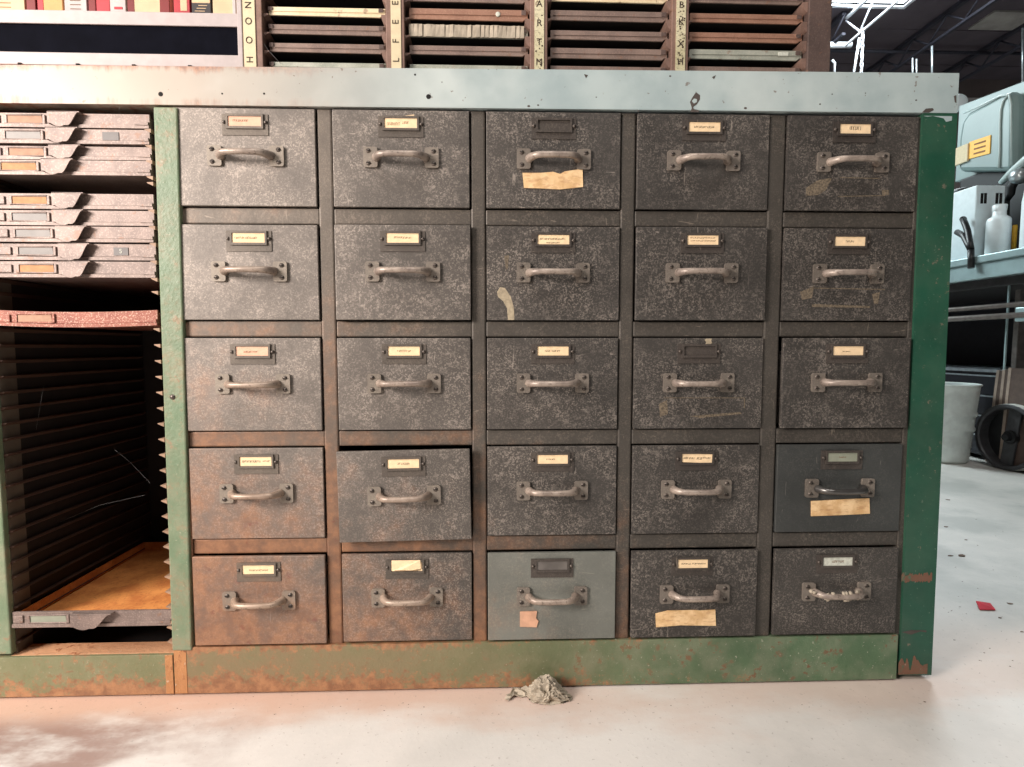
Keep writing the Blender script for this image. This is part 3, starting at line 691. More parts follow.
for i, (t, h) in enumerate(TR):
    s_ = (i-4)*.001 if i > 3 else 0
    galley_tray(t, h, TL[i], cardm=CM[i], dx=(-.010 if i == 3 else random.uniform(-.002, .002))+(0.006 if i in (6, 7, 8) else 0), y=random.uniform(-.002, .002), plate=((-.094, -.074, '5') if i == 7 else ((-.100, -.078, '') if i == 1 else None)))
e_ = galley_tray(.5684, .0215, 'bent red-rusted tray alone in the middle of the open cabinet', m='tray_red', bow=.003, pull=False, cardm='tray_card', y=-.002)
galley_tray(.1297, .0225, 'lowest tray with an orange rusted floor, just above the sill', pan='pan', cardm='card_grey', pullx=[onY(v, 618, -.009).x for v in (70, 92, 111)], hold=[onY(v, 618, 0).x for v in (28, 70)])

# ------------------------------------------------------------------ upper left shelf unit with cartons
FY = .06
def X(px, py, Y=FY): return onY(px, py, Y).x
def Zp(px, py, Y=FY): return onY(px, py, Y).z
SH = empty('shelf_unit', (-.13, .2, .9015), 'pale grey open shelf unit standing on the worktop behind the rust-streaked edge', 'shelf')
sx1 = X(243, 40); sxi = X(238, 40)
zs = [(.931, .9490), (.9895, 1.0085)]
for i, (z0, z1) in enumerate(zs):
    a = MB(); a.box(-.330, sxi, FY, FY+.003, z0, z1, 0); a.box(-.330, sxi, FY+.003, .36, z1-.002, z1, 0)
    if i == 0:
        for px in (20, 78, 134, 190): a.box(X(px-2, 60), X(px+2, 60), FY-.002, FY, z0-.001, z0+.002, 1)
    mk('shelf_board', a, [M['shelf'], M['dark']], SH, bevel=.001)
a = MB(); a.box(sxi, sx1, FY-.002, .36, .9015, 1.19); mk('side_upright', a, M['shelf'], SH, bevel=.001)
a = MB(); a.box(-.336, -.330, FY-.002, .36, .9015, 1.19); mk('side_upright', a, M['shelf'], SH)
a = MB(); a.box(-.330, sxi, .36, .364, .9015, 1.19); mk('back_panel', a, M['shelf_back'], SH)
a = MB(); a.box(-.330, sxi, FY+.0035, FY+.006, .9492, .9895); mk('bay_shade', a, M['shelf_back'], SH)  # added dark sheet standing in for the shade between the shelves
a = MB(); a.box(-.330, sxi, FY+.02, .36, .9015, .931); mk('base_board', a, M['shelf_back'], SH)
a = MB(); a.box(-.330, sxi, FY, .36, 1.187, 1.19); mk('top_board', a, M['shelf'], SH)
CB = [(-28, 25, 'cream_box', None, 'cream carton at the far left end of the upper shelf'), (27, 36, 'darkred', None, 'narrow dark red carton between the cream and the pink-edged ones'),
      (38, 63, 'orange_box', 'red_box', 'orange-buff carton with a pink left side'), (65, 87, 'grey_box', None, 'whitish grey carton beside the orange-buff one'), (89, 96, 'darkred', None, 'thin dark red carton right of the whitish grey one'),
      (97, 126, 'grey_box', 'red_box', 'carton half red, half whitish grey'), (128, 170, 'cream_box', 'darkred', 'wide cream carton framed by dark red sides'),
      (174, 190, 'red_box', 'cream_box', 'bright red carton with a white printed panel'), (192, 211, 'black_box', 'cream_box', 'black printed carton with a cream top half'), (213, 236, 'cream_box', 'grey_box', 'cream carton with a grey right edge beside the upright')]
for i, (p0, p1, m, m2, lab) in enumerate(CB):
    yb = FY+.004+random.uniform(0, .006); zb = 1.0087
    x0, x1 = X(p0, 15, yb), X(p1, 15, yb); w_ = x1-x0
    a = MB(); hh = random.choice([.10, .115, .125]); a.box(x0, x1, yb, yb+.09, zb, zb+hh)
    ms = [M[m]]
    def patch(xa, xb, za, zb_, mi): a.box(x0+w_*xa, x0+w_*xb, yb-.0005, yb+.001, zb+za, zb+zb_, mi)
    if m2:
        ms.append(M[m2]); ms.append(M['ink_dark'])
        if i == 2: patch(0, .25, .0, hh, 1)
        if i == 5: patch(0, .47, 0, hh, 1); patch(.5, .6, .004, hh, 2) if False else None; patch(.60, .9, .006, .010, 1)
        if i == 6: patch(0, .16, 0, hh, 1); patch(.78, 1, 0, hh, 1); patch(.16, .78, 0, .002, 1)
        if i == 7:
            patch(.42, .85, .006, .07, 1)
            for q in range(5): patch(.48, .8, .009+q*.006, .0105+q*.006, 2)
        if i == 8:
            patch(.02, .98, .016, hh-.002, 1); 
            for q in range(3): patch(.15+.1*q, .7+.06*q, .004+q*.004, .0052+q*.004, 1)
        if i == 9: patch(.86, 1, 0, hh, 1)
    elif m in ('cream_box', 'grey_box'):
        ms.append(M['ink']); 
        for q in range(4): patch(.25, .75, .006+q*.006, .0072+q*.006, 1)
    a_ = single('carton', a, ms, lab, 'box', 'small cartons on the upper shelf', bevel=.0008)

# ------------------------------------------------------------------ tray rack on the worktop
RK = empty('tray_rack', (.51, .2, .908), 'brown steel rack of shallow trays in four bays with lettered index strips', 'rack')
RZ0, RZ1, RD = .9085, 1.17, .32
def up(p0, p1, name='upright', m='rack', y0=FY):
    a = MB(); xa, xb = X(p0, 40), X(p1, 40); a.box(xa, xb, y0, RD, wtop(xb)+.0003, RZ1); return mk(name, a, M[m], RK, bevel=.0012), xa, xb
U = [(244, 262.5), (386, 404.5), (530, 547.5), (671.5, 688.5)]
edges = []
for p0, p1 in U:
    o, xa, xb = up(p0, p1); edges.append((xa, xb))
o, xa, xb = up(808, 831, 'end_upright', 'rack_end'); edges.append((xa, xb)); o['label'] = 'dark streaked end upright of the rack'
STR = [(243.5, 255.5, 'strip', [('N', 5), ('O', 21), ('O', 40), ('H', 59.5)], 'ink_dark'), (391, 401, 'strip', [('E', 3), ('E', 22), ('F', 41), ('L', 60)], 'ink_dark'),
       (534.5, 544, 'strip_worn', [('A', 4), ('R', 23), ('T', 42), ('M', 62)], 'ink_dark'), (676, 685.5, 'strip_worn', [('B', 5), ('K', 22), ('X', 44), ('H', 62)], 'ink_dark')]
for (p0, p1, m, tx, ink) in STR:
    a = MB(); xa, xb = X(p0, 40, FY-.0015), X(p1, 40, FY-.0015); a.box(xa, xb, FY-.0015, FY+.0005, wtop(xb)+.0005, RZ1-.005, 0)
    for s_, py in tx: text_into(a, s_, (xa+xb)/2, Zp((p0+p1)/2, py, FY-.0018), FY-.0018, .0098, 1, rot=math.pi/2 if m == 'strip' else 0)
    if m == 'strip_worn':
        rr = random.Random(int(p0))
        for i in range(60 if p0 > 600 else 26):
            z = rr.uniform(RZ0, 1.04); x = rr.uniform(xa+.001, xb-.003); a.box(x, x+rr.uniform(.0005, .003), FY-.0018, FY-.0014, z, z+rr.uniform(.0004, .0025), 1)
    mk('index_strip', a, [M[m], M[ink]], RK)
a = MB(); a.box(edges[0][0], edges[-1][1], RD, RD+.004, RZ0, RZ1); mk('back_panel', a, M['inner'], RK)
a = MB(); a.box(edges[0][0], edges[-1][1], FY+.01, RD, RZ0, RZ0+.002); mk('base_panel', a, M['inner'], RK)
a = MB(); a.box(edges[0][0], edges[-1][1], FY, RD, RZ1, RZ1+.004); mk('top_panel', a, M['rack'], RK)
BAY = [ # (tray top px, bottom px, material)
 [(-14, -5, 'rt_brown'), (7.5, 16.5, 'rt_cream'), (25, 35, 'rt_brown'), (43.5, 53, 'rt_brown'), (62.5, 72, 'rt_grey')],
 [(-8, 2.5, 'rt_brown'), (9, 20.5, 'rt_orange'), (26.5, 38, 'rt_grey'), (46, 55.5, 'rt_brown'), (65, 74, 'rt_grey')],
 [(-6, 2.5, 'rt_cream'), (11, 21.5, 'rt_brown'), (31, 40.5, 'rt_brown'), (48.5, 59.5, 'rt_brown'), (66.5, 76, 'rt_brown')],
 [(-4, 4, 'rt_brown'), (14, 23.5, 'rt_orange'), (33, 42.5, 'rt_orange'), (50, 60, 'rt_grey'), (67, 76, 'rt_brown')]]
BN = ['leftmost', 'second', 'third', 'rightmost']; CN = {'rt_brown': 'brown', 'rt_cream': 'cream', 'rt_orange': 'orange-brown', 'rt_grey': 'grey'}
TY = FY+.012
for b in range(4):
    x0, x1 = edges[b][1], edges[b+1][0]
    cx = (U[b][1]+(U[b+1][0] if b < 3 else 808))/2
    for i, (ta, tb, m) in enumerate(BAY[b]):
        z1, z0 = Zp(cx, ta, TY), Zp(cx, tb, TY)
        z0 = max(z0, RZ0+.003)
        up_ = 4-i
        lab = f"{CN[m]} shallow tray, {['lowest', 'second', 'third', 'fourth', 'fifth'][up_]} {'' if up_ == 0 else 'up '}in the {BN[b]} bay of the rack".replace('  ', ' ')
        if b == 1 and i == 2: lab = 'grey tray wrapped in crumpled paper in the second bay of the rack'
        if b == 3 and i == 3: lab = 'grey-green tray with a small white sticker in the rightmost bay of the rack'
        if b == 1 and i == 1: lab = 'orange-brown tray with a pale chip in the second bay of the rack'
        e = empty('rack_tray', ((x0+x1)/2, .2, z0), lab, 'tray', 'shallow trays in the rack on the worktop')
        xa, xb = x0+.0055, x1-.0025; h = z1-z0
        a = MB(); a.prism([(xa, z0+.001), (xb-.008, z0), (xb-.003, z0+.0035), (xb, z0+.0035), (xb, z1), (xa, z1)], TY, TY+.003, 'y')
        a.box(xa+.004, xb-.002, TY-.0012, TY, z0+h*.45, z0+h*.55)
        if b == 1 and i == 1:
            c_ = onY(498, 14.5, TY); a.lathe([(0, -.001), (.0035, -.0006), (.004, .0005)], (c_.x, TY-.001, c_.z), 8, 1, axis=(0, 1, 0))
        if b == 3 and i == 3:
            p, q = onY(778, 52.5, TY), onY(788, 56.5, TY); a.box(p.x, q.x, TY-.0018, TY, q.z, p.z, 1)
        mk('front_lip', a, [M[m], M['card_white']], e, bevel=.0008)
        a = MB(); a.box(xa, xb, TY+.003, TY+.22, z0+.0025, z0+.0040); a.box(xa, xa+.0015, TY+.003, TY+.22, z0+.004, z1-.002); a.box(xb-.0015, xb, TY+.003, TY+.22, z0+.004, z1-.002); a.box(xa, xb, TY+.22, TY+.2215, z0+.0025, z1-.002)
        mk('pan', a, M['inner'], e)
        a = MB()
        if b == 0: a.box(xa, xa+.006, TY-.002, TY, z0+h*.5, z1-.001)
        a.box(xb-.010, xb-.003, TY-.002, TY, z0+h*.5, z1-.0015); mk('corner_clip', a, M['rack_end'], e)
        if b == 1 and i == 2:
            a = MB(); rr = random.Random(5); n = 26
            for s_ in range(n):
                u = xa+(xb-xa-.006)*s_/n; v = xa+(xb-xa-.006)*(s_+1)/n
                ya, yb2 = TY-.002-rr.random()*.002, TY-.002-rr.random()*.002
                a.hexa([(u, ya, z0-.0005), (v, yb2, z0), (v, yb2-.001, z1), (u, ya, z1+.0005), (u, TY, z0), (v, TY, z0), (v, TY, z1), (u, TY, z1)])
            mk('paper_wrap', a, M['rag'], e)['label'] = 'crumpled greyish paper wrapped round the lip'
        # runners that carry the tray
        for s_ in (0, 1):
            a = MB(); zz = z0
            if s_ == 0: a.prism([(0, 0), (.007, 0), (.007, -.0012), (0, -.005)], 0, RD-FY-.02, 'y'); o = mk('runner', a, M['rack'], RK, (x0, FY+.006, z0-.0004))
            else:      # bracket swept down to the side like a scallop
                pol = [(0, 0), (-.0075, 0), (-.0075, -.0012)] + [(-.0075*math.cos(t)**1.5, -.0012-.014*math.sin(t)) for t in (.3, .6, .9, 1.2, 1.5)]
                a.prism(pol, 0, RD-FY-.02, 'y'); o = mk('runner', a, M['rack'], RK, (x1, FY+.004, z0-.0004))

# cobwebs
a = MB()
def strand(pts, r=.0001): a.tube([onY(x, y, Y) for x, y, Y in pts], r, 4)
strand([(259, 36, .062), (268, 50, .066), (281, 64, .07)], .0003); strand([(115, 450, .05), (130, 462, .08), (150, 483, .02)]); strand([(60, 522, .1), (100, 505, .08), (145, 495, .03)]); strand([(40, 395, .1), (42, 420, .12)])
strand([(40, 405, .03), (44, 385, .05), (36, 430, .05)]); strand([(118, 113, -.01), (120, 106, -.008), (119, 110, -.012)])
single('cobweb', a, M['web'], 'wispy cobweb strands in the open cabinet and the rack', 'cobweb', kind='stuff')

# ------------------------------------------------------------------ things on the floor
def crumple():
    bm = bmesh.new(); bmesh.ops.create_icosphere(bm, subdivisions=5, radius=1)
    for v in bm.verts:
        p = v.co.copy(); w_ = p + mnoise.noise_vector(p*1.5)*.35
        d, _ = mnoise.voronoi(Vector((w_.x*2.1, w_.y*2.1, w_.z*1.3))+Vector((5, 2, 9)))
        d2, _ = mnoise.voronoi(w_*4.2+Vector((1, 7, 3)))
        k = 1.12-.75*min(.8, d[1]-d[0])-.22*min(.8, d2[1]-d2[0])
        z = max(0, p.z+.45)
        v.co = Vector((p.x*.027*k*(1.15-.28*z)-.002*z, p.y*.017*k, z*.0215*k))
        if p.x > .35: v.co.z *= max(.3, 1-(p.x-.35)*1.1); v.co.x *= 1.2
    me = bpy.data.meshes.new('crumpled_paper'); bm.to_mesh(me); bm.free(); me.materials.append(M['rag']); return me
c_ = onZ(547, 692, 0.0)
o = obj('crumpled_paper', crumple(), None, (c_.x, -.028, .0005)); tag(o, 'crumpled grey-beige paper lying against the plinth on the floor', 'litter')
a = MB(); rr = random.Random(9); nx, ny = 9, 5
g = [[(c_.x-.062+.006*i+rr.uniform(-.002, .002), -.030+.005*j*(1 if i > 1 else .6)+rr.uniform(-.002, .002)-.008*(i < 2)+.004, .0015+.005*abs(mnoise.noise(Vector((i*.7, j*.9, 4))))+(.003 if (i+j) % 3 == 0 else 0)) for j in range(ny)] for i in range(nx)]
vs = [v for row in g for v in row]; a.add(vs, [(i*ny+j, (i+1)*ny+j, (i+1)*ny+j+1, i*ny+j+1) for i in range(nx-1) for j in range(ny-1)])
o = single('paper_flap', a, M['rag'], 'flattened torn paper flap left of the crumpled paper', 'litter'); m_ = o.modifiers.new('s', 'SOLIDIFY'); m_.thickness = .0008; m_.offset = 1
c_ = onZ(984, 608, 0)
a = MB(); a.hexa([(c_.x-.018, c_.y-.010, .001), (c_.x+.012, c_.y-.012, .001), (c_.x+.020, c_.y+.008, .004), (c_.x-.008, c_.y+.010, .008), (c_.x-.018, c_.y-.010, .0025), (c_.x+.012, c_.y-.012, .003), (c_.x+.020, c_.y+.008, .006), (c_.x-.008, c_.y+.010, .010)])
single('plastic_scrap', a, M['scrap'], 'small red scrap on the floor right of the cabinet', 'litter')
a = MB(); rr = random.Random(21)
def chipat(px, py, s): 
    c = onZ(px, py, 0); t = rr.uniform(0, 6); n = 5
    a.prism([(c.x+s*rr.uniform(.6, 1.3)*math.cos(t+k*1.256), c.y+s*rr.uniform(.4, 1)*math.sin(t+k*1.256)) for k in range(n)], .0002, s*.25, 'z')
for px, py, s in [(962, 556, .010), (950, 556, .006), (966, 540, .004), (1010, 604, .005), (1000, 618, .003), (1022, 632, .003), (946, 527, .006), (948, 500, .006), (925, 702, .002)]: chipat(px, py, s)
for i in range(45): chipat(rr.uniform(935, 1024), rr.uniform(500, 680), rr.uniform(.0006, .0018))
for i in range(70): chipat(rr.uniform(0, 900), rr.uniform(695, 715), rr.uniform(.0004, .0012))
single('grit', a, M['grit'], 'scattered grit and flakes on the concrete around the cabinet', 'debris', kind='stuff')

# ------------------------------------------------------------------ workbench at the right with its machines
BX = 2.44; BZ = .887
BE = empty('workbench', (2.85, 1.9, 0), 'pale teal steel workbench running back along the right aisle', 'workbench')
a = MB(); a.box(BX-.01, 3.25, .55, 3.9, BZ-.03, BZ); mk('bench_top', a, M['bench'], BE, bevel=.004)
a = MB(); a.box(BX, BX+.03, .6, 3.85, BZ-.095, BZ-.03); mk('apron', a, M['bench'], BE, bevel=.004)
a = MB(); a.box(BX+.04, 3.2, .6, 3.85, BZ-.13, BZ-.095); mk('under_frame', a, M['bench_dark'], BE)
for z, r in ((.676, .010), (.635, .012)):
    a = MB(); a.tube([(BX+.02, .6, z), (BX+.02, 3.85, z)], r, 10); mk('rail', a, M['rail'], BE)
p = onX(1017, 340, 2.70)
a = MB(); a.box(2.69, 2.74, p.y-.012, p.y+.012, 0, BZ-.095); mk('leg', a, M['rail'], BE, bevel=.003)
a = MB(); a.box(BX+.02, BX+.075, 3.7, 3.76, 0, BZ-.095); mk('leg', a, M['bench_dark'], BE, bevel=.003)
a = MB(); a.box(3.15, 3.2, p.y-.03, p.y+.03, 0, BZ-.095); mk('leg', a, M['bench_dark'], BE)
a = MB(); a.box(3.15, 3.2, 3.7, 3.76, 0, BZ-.095); mk('leg', a, M['bench_dark'], BE)
p2 = onX(1006, 340, BX+.06)
a = MB(); a.box(BX+.057, BX+.063, p2.y-.003, p2.y+.003, .42, BZ-.095); mk('strut', a, M['bench'], BE)
a = MB(); a.box(3.16, 3.18, .6, 3.85, .05, BZ-.1); mk('back_panel', a, M['black'], BE)  # added dark sheet standing in for the black shade under the bench
pb_ = onX(1022, 315, BX+.03)
a = MB(); a.box(BX+.015, BX+.05, pb_.y-.03, pb_.y+.015, .61, .665); mk('bracket', a, M['bench'], BE, bevel=.004)
# black plan chest under the bench
y0 = onX(1004, 400, 2.66).y
PC = empty('plan_chest', (2.8, 2.6, 0), 'low black chest of flat drawers standing under the workbench', 'chest')
zt_ = onX(960, 368, 2.66).z
a = MB(); a.box(2.66, 3.1, y0, 3.6, .02, zt_-.012); mk('body', a, M['black'], PC)
a = MB(); a.box(2.645, 3.11, y0-.01, 3.61, zt_-.012, zt_); mk('top', a, M['lit_edge'], PC)
nz = 4
for i in range(nz):
    za = .03+(zt_-.05)*i/nz; zb = .03+(zt_-.05)*(i+1)/nz-.012
    a = MB(); a.box(2.646, 2.662, y0+.02, 3.58, za, zb, 0); a.box(2.643, 2.662, y0+.02, 3.58, zb, zb+.006, 1); mk('drawer', a, [M['black'], M['lit_edge']], PC)

# machine hood behind the bench edge
HX = 2.78
pa, pb = onX(964, 104, HX), onX(1024, 81, HX)
HD = empty('machine_guard', (HX+.2, pa.y-.3, BZ), 'large grey-green machine hood with a yellow plate, leaning over the workbench', 'machine')
slope = (pb.z-pa.z)/(pb.y-pa.y)
yA, yB = pa.y+.03, pb.y-.5
zA = pa.z+slope*(yA-pa.y); zB = pb.z+slope*(yB-pb.y)
zlow = onX(990, 170, HX).z
a = MB(); a.prism([(yA, zlow), (yB, zlow), (yB, zB), (yA, zA)], HX, HX+.03, 'x'); mk('back_plate', a, M['hood'], HD, bevel=.004)
# raised bulging cover with a rounded upper edge
pc0 = onX(958, 150, HX-.1); 
cor = [onX(x, y, HX-.06) for x, y in ((957, 162), (958, 140), (961, 122), (968, 112), (985, 103), (1001, 94), (1008, 92), (1013, 95), (1014, 105), (1013, 172), (958, 172))]
a = MB(); a.prism([(p.y, p.z) for p in cor], HX-.06, HX+.005, 'x'); mk('raised_cover', a, M['hood'], HD, bevel=.022)
line = [onX(x, y, HX-.062) for x, y in ((964, 113), (980, 106), (1000, 96), (1009, 94.5), (1011, 104), (1011, 166))]
a = MB(); a.tube(line, .0045, 8); mk('trim_bead', a, M['hood_edge'], HD)
line = [onX(x, y, HX-.064) for x, y in ((1000, 95), (1000, 97), (999.8, 110), (999.5, 130), (999, 165))]
line = [onX(x, y, HX-.064) for x, y in ((1008, 95), (1003, 101), (1000.5, 110), (999.8, 125), (999.5, 150), (999, 168))]
a = MB(); a.tube(line, .004, 8); mk('trim_bead', a, M['hood_edge'], HD)
yl = [onX(x, y, HX-.066) for x, y in ((969, 142), (990, 135), (989, 153.5), (968, 159))]
a = MB(); a.add([(HX-.064, p.y, p.z) for p in yl]+[(HX-.058, p.y, p.z) for p in yl], [(0, 1, 2, 3), (7, 6, 5, 4), (0, 4, 5, 1), (1, 5, 6, 2), (2, 6, 7, 3), (3, 7, 4, 0)], 0)
for k in range(3):
    s0 = .2+.27*k
    def L(u, v): return yl[0].lerp(yl[1], u).lerp(yl[3].lerp(yl[2], u), v)
    q = [L(.25, s0), L(.8, s0), L(.8, s0+.09), L(.25, s0+.09)]
    a.add([(HX-.0648, p.y, p.z) for p in q]+[(HX-.0638, p.y, p.z) for p in q], [(0, 1, 2, 3), (0, 4, 5, 1), (1, 5, 6, 2), (2, 6, 7, 3), (3, 7, 4, 0)], 1)
pt = mk('warning_plate', a, [M['yellow'], M['brown_ink']], HD); pt['label'] = 'yellow plate with brown lines of print'
a = MB(); p = onX(1024, 186, HX); a.box(HX-.02, 3.2, yB, yA-.05, BZ+.001, zlow); mk('machine_body', a, M['machine_dark'], HD, bevel=.01)  # body coloured black to carry the shadow under the hood
p, q = onX(954, 149, HX-.07), onX(967, 161, HX-.07)
a = MB(); a.box(HX-.07, HX-.056, q.y, p.y, q.z, p.z); mk('junction_box', a, M['strip'], HD, bevel=.002)

# round white lamp head peeping past the worktop end
LE = onX(956.5, 103, 2.95)
LM = empty('work_lamp', (LE.x, LE.y+.02, BZ), 'white round lamp head just showing past the worktop end', 'lamp')
a = MB(); a.lathe([(0, -.03), (.03, -.028), (.045, -.015), (.05, .0), (.047, .004), (0, .006)], LE, 24, axis=(-.5, -.85, .1)); mk('lamp_head', a, M['box_white'], LM)
a = MB(); a.tube([LE+Vector((0, .03, 0)), LE+Vector((.01, .035, -.10)), LE+Vector((.0, .03, -.22)), (LE.x, LE.y+.03, BZ+.012)], .009, 8); mk('stem', a, M['box_white'], LM)
a = MB(); a.lathe([(0, .012), (.05, .012), (.055, .004), (.055, 0.0005), (0, .0005)], (LE.x, LE.y+.03, BZ), 24); mk('lamp_base', a, M['box_white'], LM)

# vented white box
k = onX(977, 185, 2.50); BXX = .5*0+onX(1005, 188, 0+2.5+.0001).y
w = onY(1005, 200, k.y).x
VB = empty('control_box', ((k.x+w)/2, k.y+.14, BZ), 'pale vented metal box with slots standing on the workbench', 'box')
a = MB(); a.box(k.x, w, k.y, k.y+.30, BZ+.0005, k.z); bx = mk('housing', a, M['box_white'], VB, bevel=.004)
for px in (981, 984.5, 996, 999.8):
    a = MB(); p, q = onY(px, 193, k.y-.001), onY(px+1.9, 203.5, k.y-.001); a.box(p.x, q.x, k.y-.002, k.y+.002, q.z, p.z, 1)
    a.box(p.x-.002, q.x+.002, k.y-.005, k.y+.001, p.z-.0005, p.z+.004, 0)
    mk('vent', a, [M['box_white'], M['dark']], VB)
c_ = onX(965, 183, 2.56)
a = MB(); a.lathe([(0, .030), (.05, .030), (.056, .022), (.056, .012), (.03, .010), (.018, 0.0005), (0, .0005)], (2.60, onX(966, 184, 2.60).y, k.z), 24)
single('hand_knob', a, M['rubber'], 'flat round black knob lying on the vented pale box', 'knob')
# forked hose
HS = MB(); p0 = onX(963, 219, 2.475); p1 = onX(957, 232, 2.462); j = onX(971, 250, 2.425); en = onX(971, 268, 2.42)
mid = onX(968, 232, 2.46)
HS.tube([p0, p0.lerp(mid, .5)+Vector((0, 0, .003)), mid, mid.lerp(j, .5), j], .012, 10, 0); HS.tube([p0+Vector((-.001, -.004, .001)), p0+Vector((.001, .002, -.002))], .013, 10, 0)
m2 = onX(964, 236, 2.45); HS.tube([p1, m2, m2.lerp(j, .6), j], .012, 10, 0); HS.tube([j, j.lerp(en, .5), en], .012, 10, 0)
single('forked_hose', HS, M['rubber'], 'forked black rubber hose hooked over the workbench edge', 'hose')
# bottle
b0 = onY(998.5, 240, k.y-.12); bb = onX(998.5, 240, 2.56)
rb = (onY(1011.5, 230, bb.y).x-onY(985.5, 230, bb.y).x)/2*.74; top = onY(998, 205, bb.y).z; sh = onY(998, 218, bb.y).z
cx, cy = bb.x-.003, bb.y
BT = empty('bottle', (cx, cy, BZ), 'squat milky plastic bottle in front of the vented box', 'bottle')
a = MB(); a.lathe([(0, .001), (rb*.9, .001), (rb, .01), (rb, (sh-BZ)*.90), (rb*.97, (sh-BZ)*.955), (rb*.86, (sh-BZ)*1.0), (rb*.68, (sh-BZ)*1.03), (rb*.58, (sh-BZ)*1.05), (rb*.56, top-BZ-.02)], (cx, cy, BZ), 32); mk('body', a, M['plastic'], BT)
a = MB(); a.lathe([(rb*.60, -.024), (rb*.62, -.002), (rb*.58, 0), (0, 0)], (cx, cy, top), 24); mk('cap', a, M['plastic'], BT)
# jug cut by the edge of the photo
jj = onX(1030, 230, 2.53); ty = onX(1024, 182, 2.53).z
JG = empty('jug', (2.56, jj.y, BZ), 'translucent plastic jug cut off by the right edge of the photo', 'jug')
rj = .058
a = MB(); a.lathe([(0, .001), (rj*.95, .001), (rj, .012), (rj, (ty-BZ)*.72), (rj*.9, (ty-BZ)*.88), (rj*.5, (ty-BZ)*.97), (rj*.4, ty-BZ)], (2.57, jj.y, BZ), 32); mk('body', a, M['plastic'], JG)
a = MB(); a.lathe([(rj*.43, -.005), (rj*.43, .02), (0, .02)], (2.57, jj.y, ty), 20); mk('cap', a, M['box_white'], JG)
a = MB(); pp = onX(1015, 226, 2.62); a.lathe([(0, 0.001), (.009, .001), (.009, pp.z-BZ), (.007, pp.z-BZ+.004), (0, pp.z-BZ+.004)], (2.62, pp.y, BZ), 16)
single('small_tin', a, M['yellow'], 'small yellow tin between the bottle and the jug', 'tin')
# machine lever arm
AR = empty('lever_arm', (2.70, onX(1014, 180, 2.70).y, BZ), 'pale slanted lever arm with a round grey joint at the right edge', 'lever')
a = MB(); a.tube([onX(1001, 183, 2.70), onX(1010, 174, 2.70), onX(1026, 160, 2.70), onX(1045, 146, 2.70)], [.012, .016, .019, .019], 12); mk('arm', a, M['hood_edge'], AR)
jc = onX(1019, 176, 2.68); a = MB(); a.lathe([(0, -.03), (.024, -.026), (.032, -.01), (.032, .014), (.02, .022), (0, .022)], jc, 20, axis=(1, .2, 0)); mk('joint', a, M['chrome'], AR)
q = onX(1011, 194, 2.69); a = MB(); a.tube([jc, q+Vector((0, 0, .03)), q, q+Vector((0, .02, -.025))], [.016, .017, .014, .010], 10); a.tube([q+Vector((0, .02, -.02)), (2.70, q.y+.02, BZ+.0005)], .012, 8); mk('clamp', a, M['machine_dark'], AR)

# bucket
cb = Vector((2.40, onZ(958, 465, 0).y, 0)); rim_r, base_r = .160, .115
cb = onZ(941, 460, 0); hz = onY(945, 384, cb.y).z
rim_x = onY(972, 384, cb.y).x; rim_r = rim_x-cb.x; base_r = onY(962, 460, cb.y).x-cb.x
BK = empty('bucket', (cb.x, cb.y, 0), 'galvanized ribbed bucket on the floor behind the cabinet end', 'bucket')
prof = [(0, .001), (base_r*.92, .001), (base_r, .012)]
for i in range(1, 40):
    t = i/40; r_ = base_r+(rim_r-base_r)*t
    if abs(t-.42) < .03 or abs(t-.62) < .03: r_ += .005
    if .06 < t < .2: r_ += .002*math.sin(i*3)
    prof.append((r_, .012+(hz-.012)*t))
prof += [(rim_r+.004, hz-.004), (rim_r+.006, hz), (rim_r+.002, hz+.004), (rim_r-.004, hz)]
a = MB(); a.lathe(prof, cb, 40); mk('pail', a, M['zinc'], BK)
a = MB(); a.lathe([(rim_r-.004, hz), (rim_r-.012, hz-.06), (base_r, .03), (0, .02)], cb, 40); mk('inner_lining', a, M['zinc_in'], BK)

# leaning boards
for i, (px, bx) in enumerate([(1009, 1002), (1003, 996), (997, 989)]):
    X0 = 2.60+i*.020
    t0 = onX(px, 368+i*1.2, X0); b0 = onX(bx, 432, X0)
    k_ = (t0.y-b0.y)/(t0.z-b0.z); yb_ = t0.y-k_*t0.z
    a = MB(); wd_ = .26
    def bd(ya, yb, m, e=0.0):
        a.hexa([(X0-e, yb_+ya, .002), (X0-e, yb_+yb, .002), (X0-e, t0.y+yb, t0.z+e), (X0-e, t0.y+ya, t0.z+e), (X0+.010+e, yb_+ya, .002), (X0+.010+e, yb_+yb, .002), (X0+.010+e, t0.y+yb, t0.z+e), (X0+.010+e, t0.y+ya, t0.z+e)], m)
    bd(0, -wd_, 0); bd(.001, -.012, 1, .001)
    single('leaning_board', a, [M['board'], M['board_edge']], ['outermost of the thin brown boards leaning behind the cart wheel', 'middle one of the thin brown boards leaning behind the cart wheel', 'innermost of the thin brown boards, nearest the bench leg'][i], 'board', 'brown boards leaning under the bench')
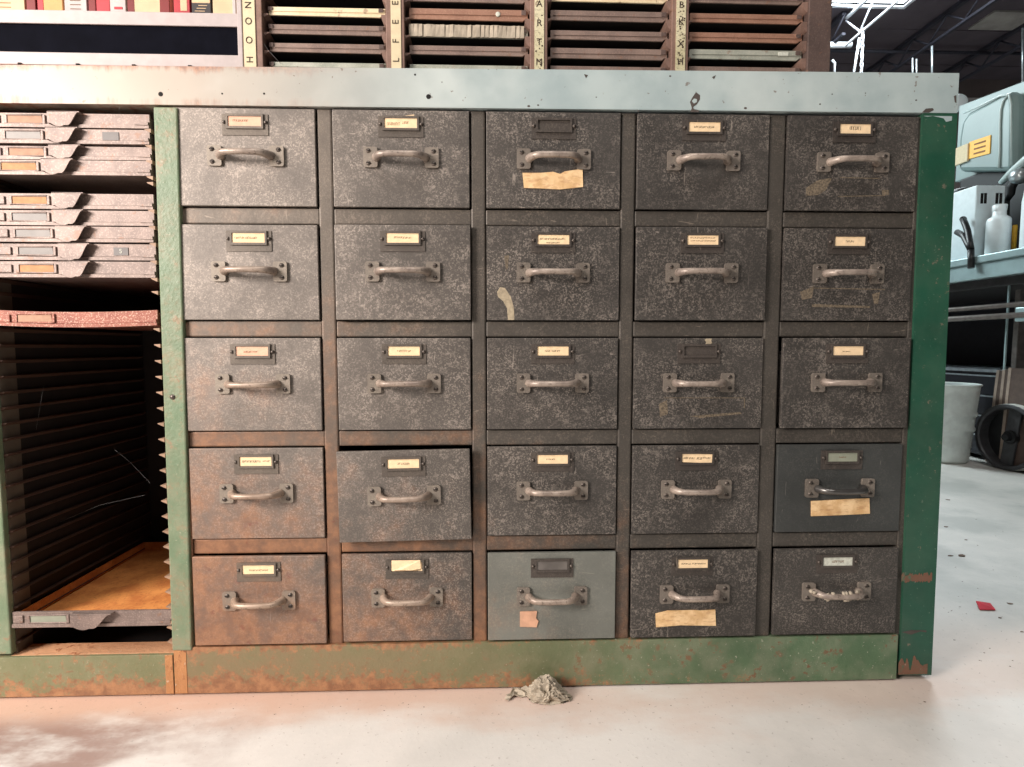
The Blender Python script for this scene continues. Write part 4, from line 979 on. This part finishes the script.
# cart wheel
wc0 = onZ(1004, 470, 0); WXX = wc0.x
wr = onX(1003, 404, WXX).z/2; wc = Vector((WXX+.03, wc0.y, wr+.001))
ax = Vector((-1, -.07, 0)).normalized()
WH = empty('cart_wheel', (wc.x, wc.y, 0), 'dark iron cart wheel with a pale tread on the floor under the workbench', 'wheel')
a = MB(); a.lathe([(wr*.86, -.03), (wr*.9, -.036), (wr, -.034), (wr, .034), (wr*.9, .036), (wr*.86, .03), (wr*.86, -.03)], wc, 40, axis=ax, smooth=False); mk('rim', a, M['wheel_iron'], WH, bevel=.002)
a = MB(); a.lathe([(wr*1.002, -.030), (wr*1.012, -.026), (wr*1.012, .026), (wr*1.002, .030)], wc, 40, axis=ax); mk('tread', a, M['tread'], WH)
side = Vector((0, 0, 1)).cross(ax).normalized(); upv = Vector((side.x*.12, side.y*.12, 1)).normalized(); sd = ax.cross(upv).normalized()
a = MB(); hw = .026
def W3(u, v, t): return wc+sd*u+upv*v+ax*t
a.hexa([W3(-hw, -wr*.88, .012), W3(hw, -wr*.88, .012), W3(hw, wr*.88, .012), W3(-hw, wr*.88, .012), W3(-hw, -wr*.88, .002), W3(hw, -wr*.88, .002), W3(hw, wr*.88, .002), W3(-hw, wr*.88, .002)]); mk('spoke_bar', a, M['wheel_iron'], WH, bevel=.002)
a = MB(); a.lathe([(0, .040), (.014, .040), (.016, .034), (.016, .022), (.028, .020), (.028, -.03), (0, -.03)], wc, 20, axis=ax, smooth=False); mk('hub', a, M['machine_dark'], WH, bevel=.0015)
a = MB(); a.lathe([(0, -.012), (wr*.87, -.012), (wr*.87, -.016), (0, -.016)], wc, 40, axis=ax, smooth=False); mk('web_plate', a, M['machine_dark'], WH)

# ------------------------------------------------------------------ light
def area(name, loc, target, sx, sy, power, color):
    L_ = bpy.data.lights.new(name, 'AREA'); L_.shape = 'RECTANGLE'; L_.size = sx; L_.size_y = sy; L_.energy = power; L_.color = color
    o = bpy.data.objects.new(name, L_); COL.objects.link(o); o.location = loc
    o.rotation_euler = (Vector(target)-Vector(loc)).to_track_quat('-Z', 'Y').to_euler(); return o
area('window_daylight', (-1.35, -1.25, 1.15), (.25, 0, .40), .7, .7, 62, (1, .90, .83))
area('overhead_fill', (.25, -1.9, 4.2), (.35, -1.4, 0), 2.4, 1.4, 62, (1, .96, .92))  # unseen fill added overhead to brighten the front floor
area('skylight_daylight', (4.27, 4.5, 4.56), (4.2, 4.45, 0), 1.9, 2.2, 220, (.86, .95, 1))
area('back_side_fill', (.9, 3.6, 2.8), (2.6, 1.6, .7), 1.4, 1.4, 20, (.84, .97, 1)).data.spread = math.radians(75)  # unseen cool light added behind the cabinet for the bench's aisle side
wd = bpy.data.worlds.new('sky'); S.world = wd; wd.use_nodes = True
bg = wd.node_tree.nodes['Background']; bg.inputs[0].default_value = (.92, .96, 1, 1); bg.inputs[1].default_value = 2.0
S.view_settings.view_transform = 'Standard'; S.view_settings.look = 'None'; S.view_settings.gamma = 1; S.view_settings.exposure = 0.5
S.view_settings.use_curve_mapping = False
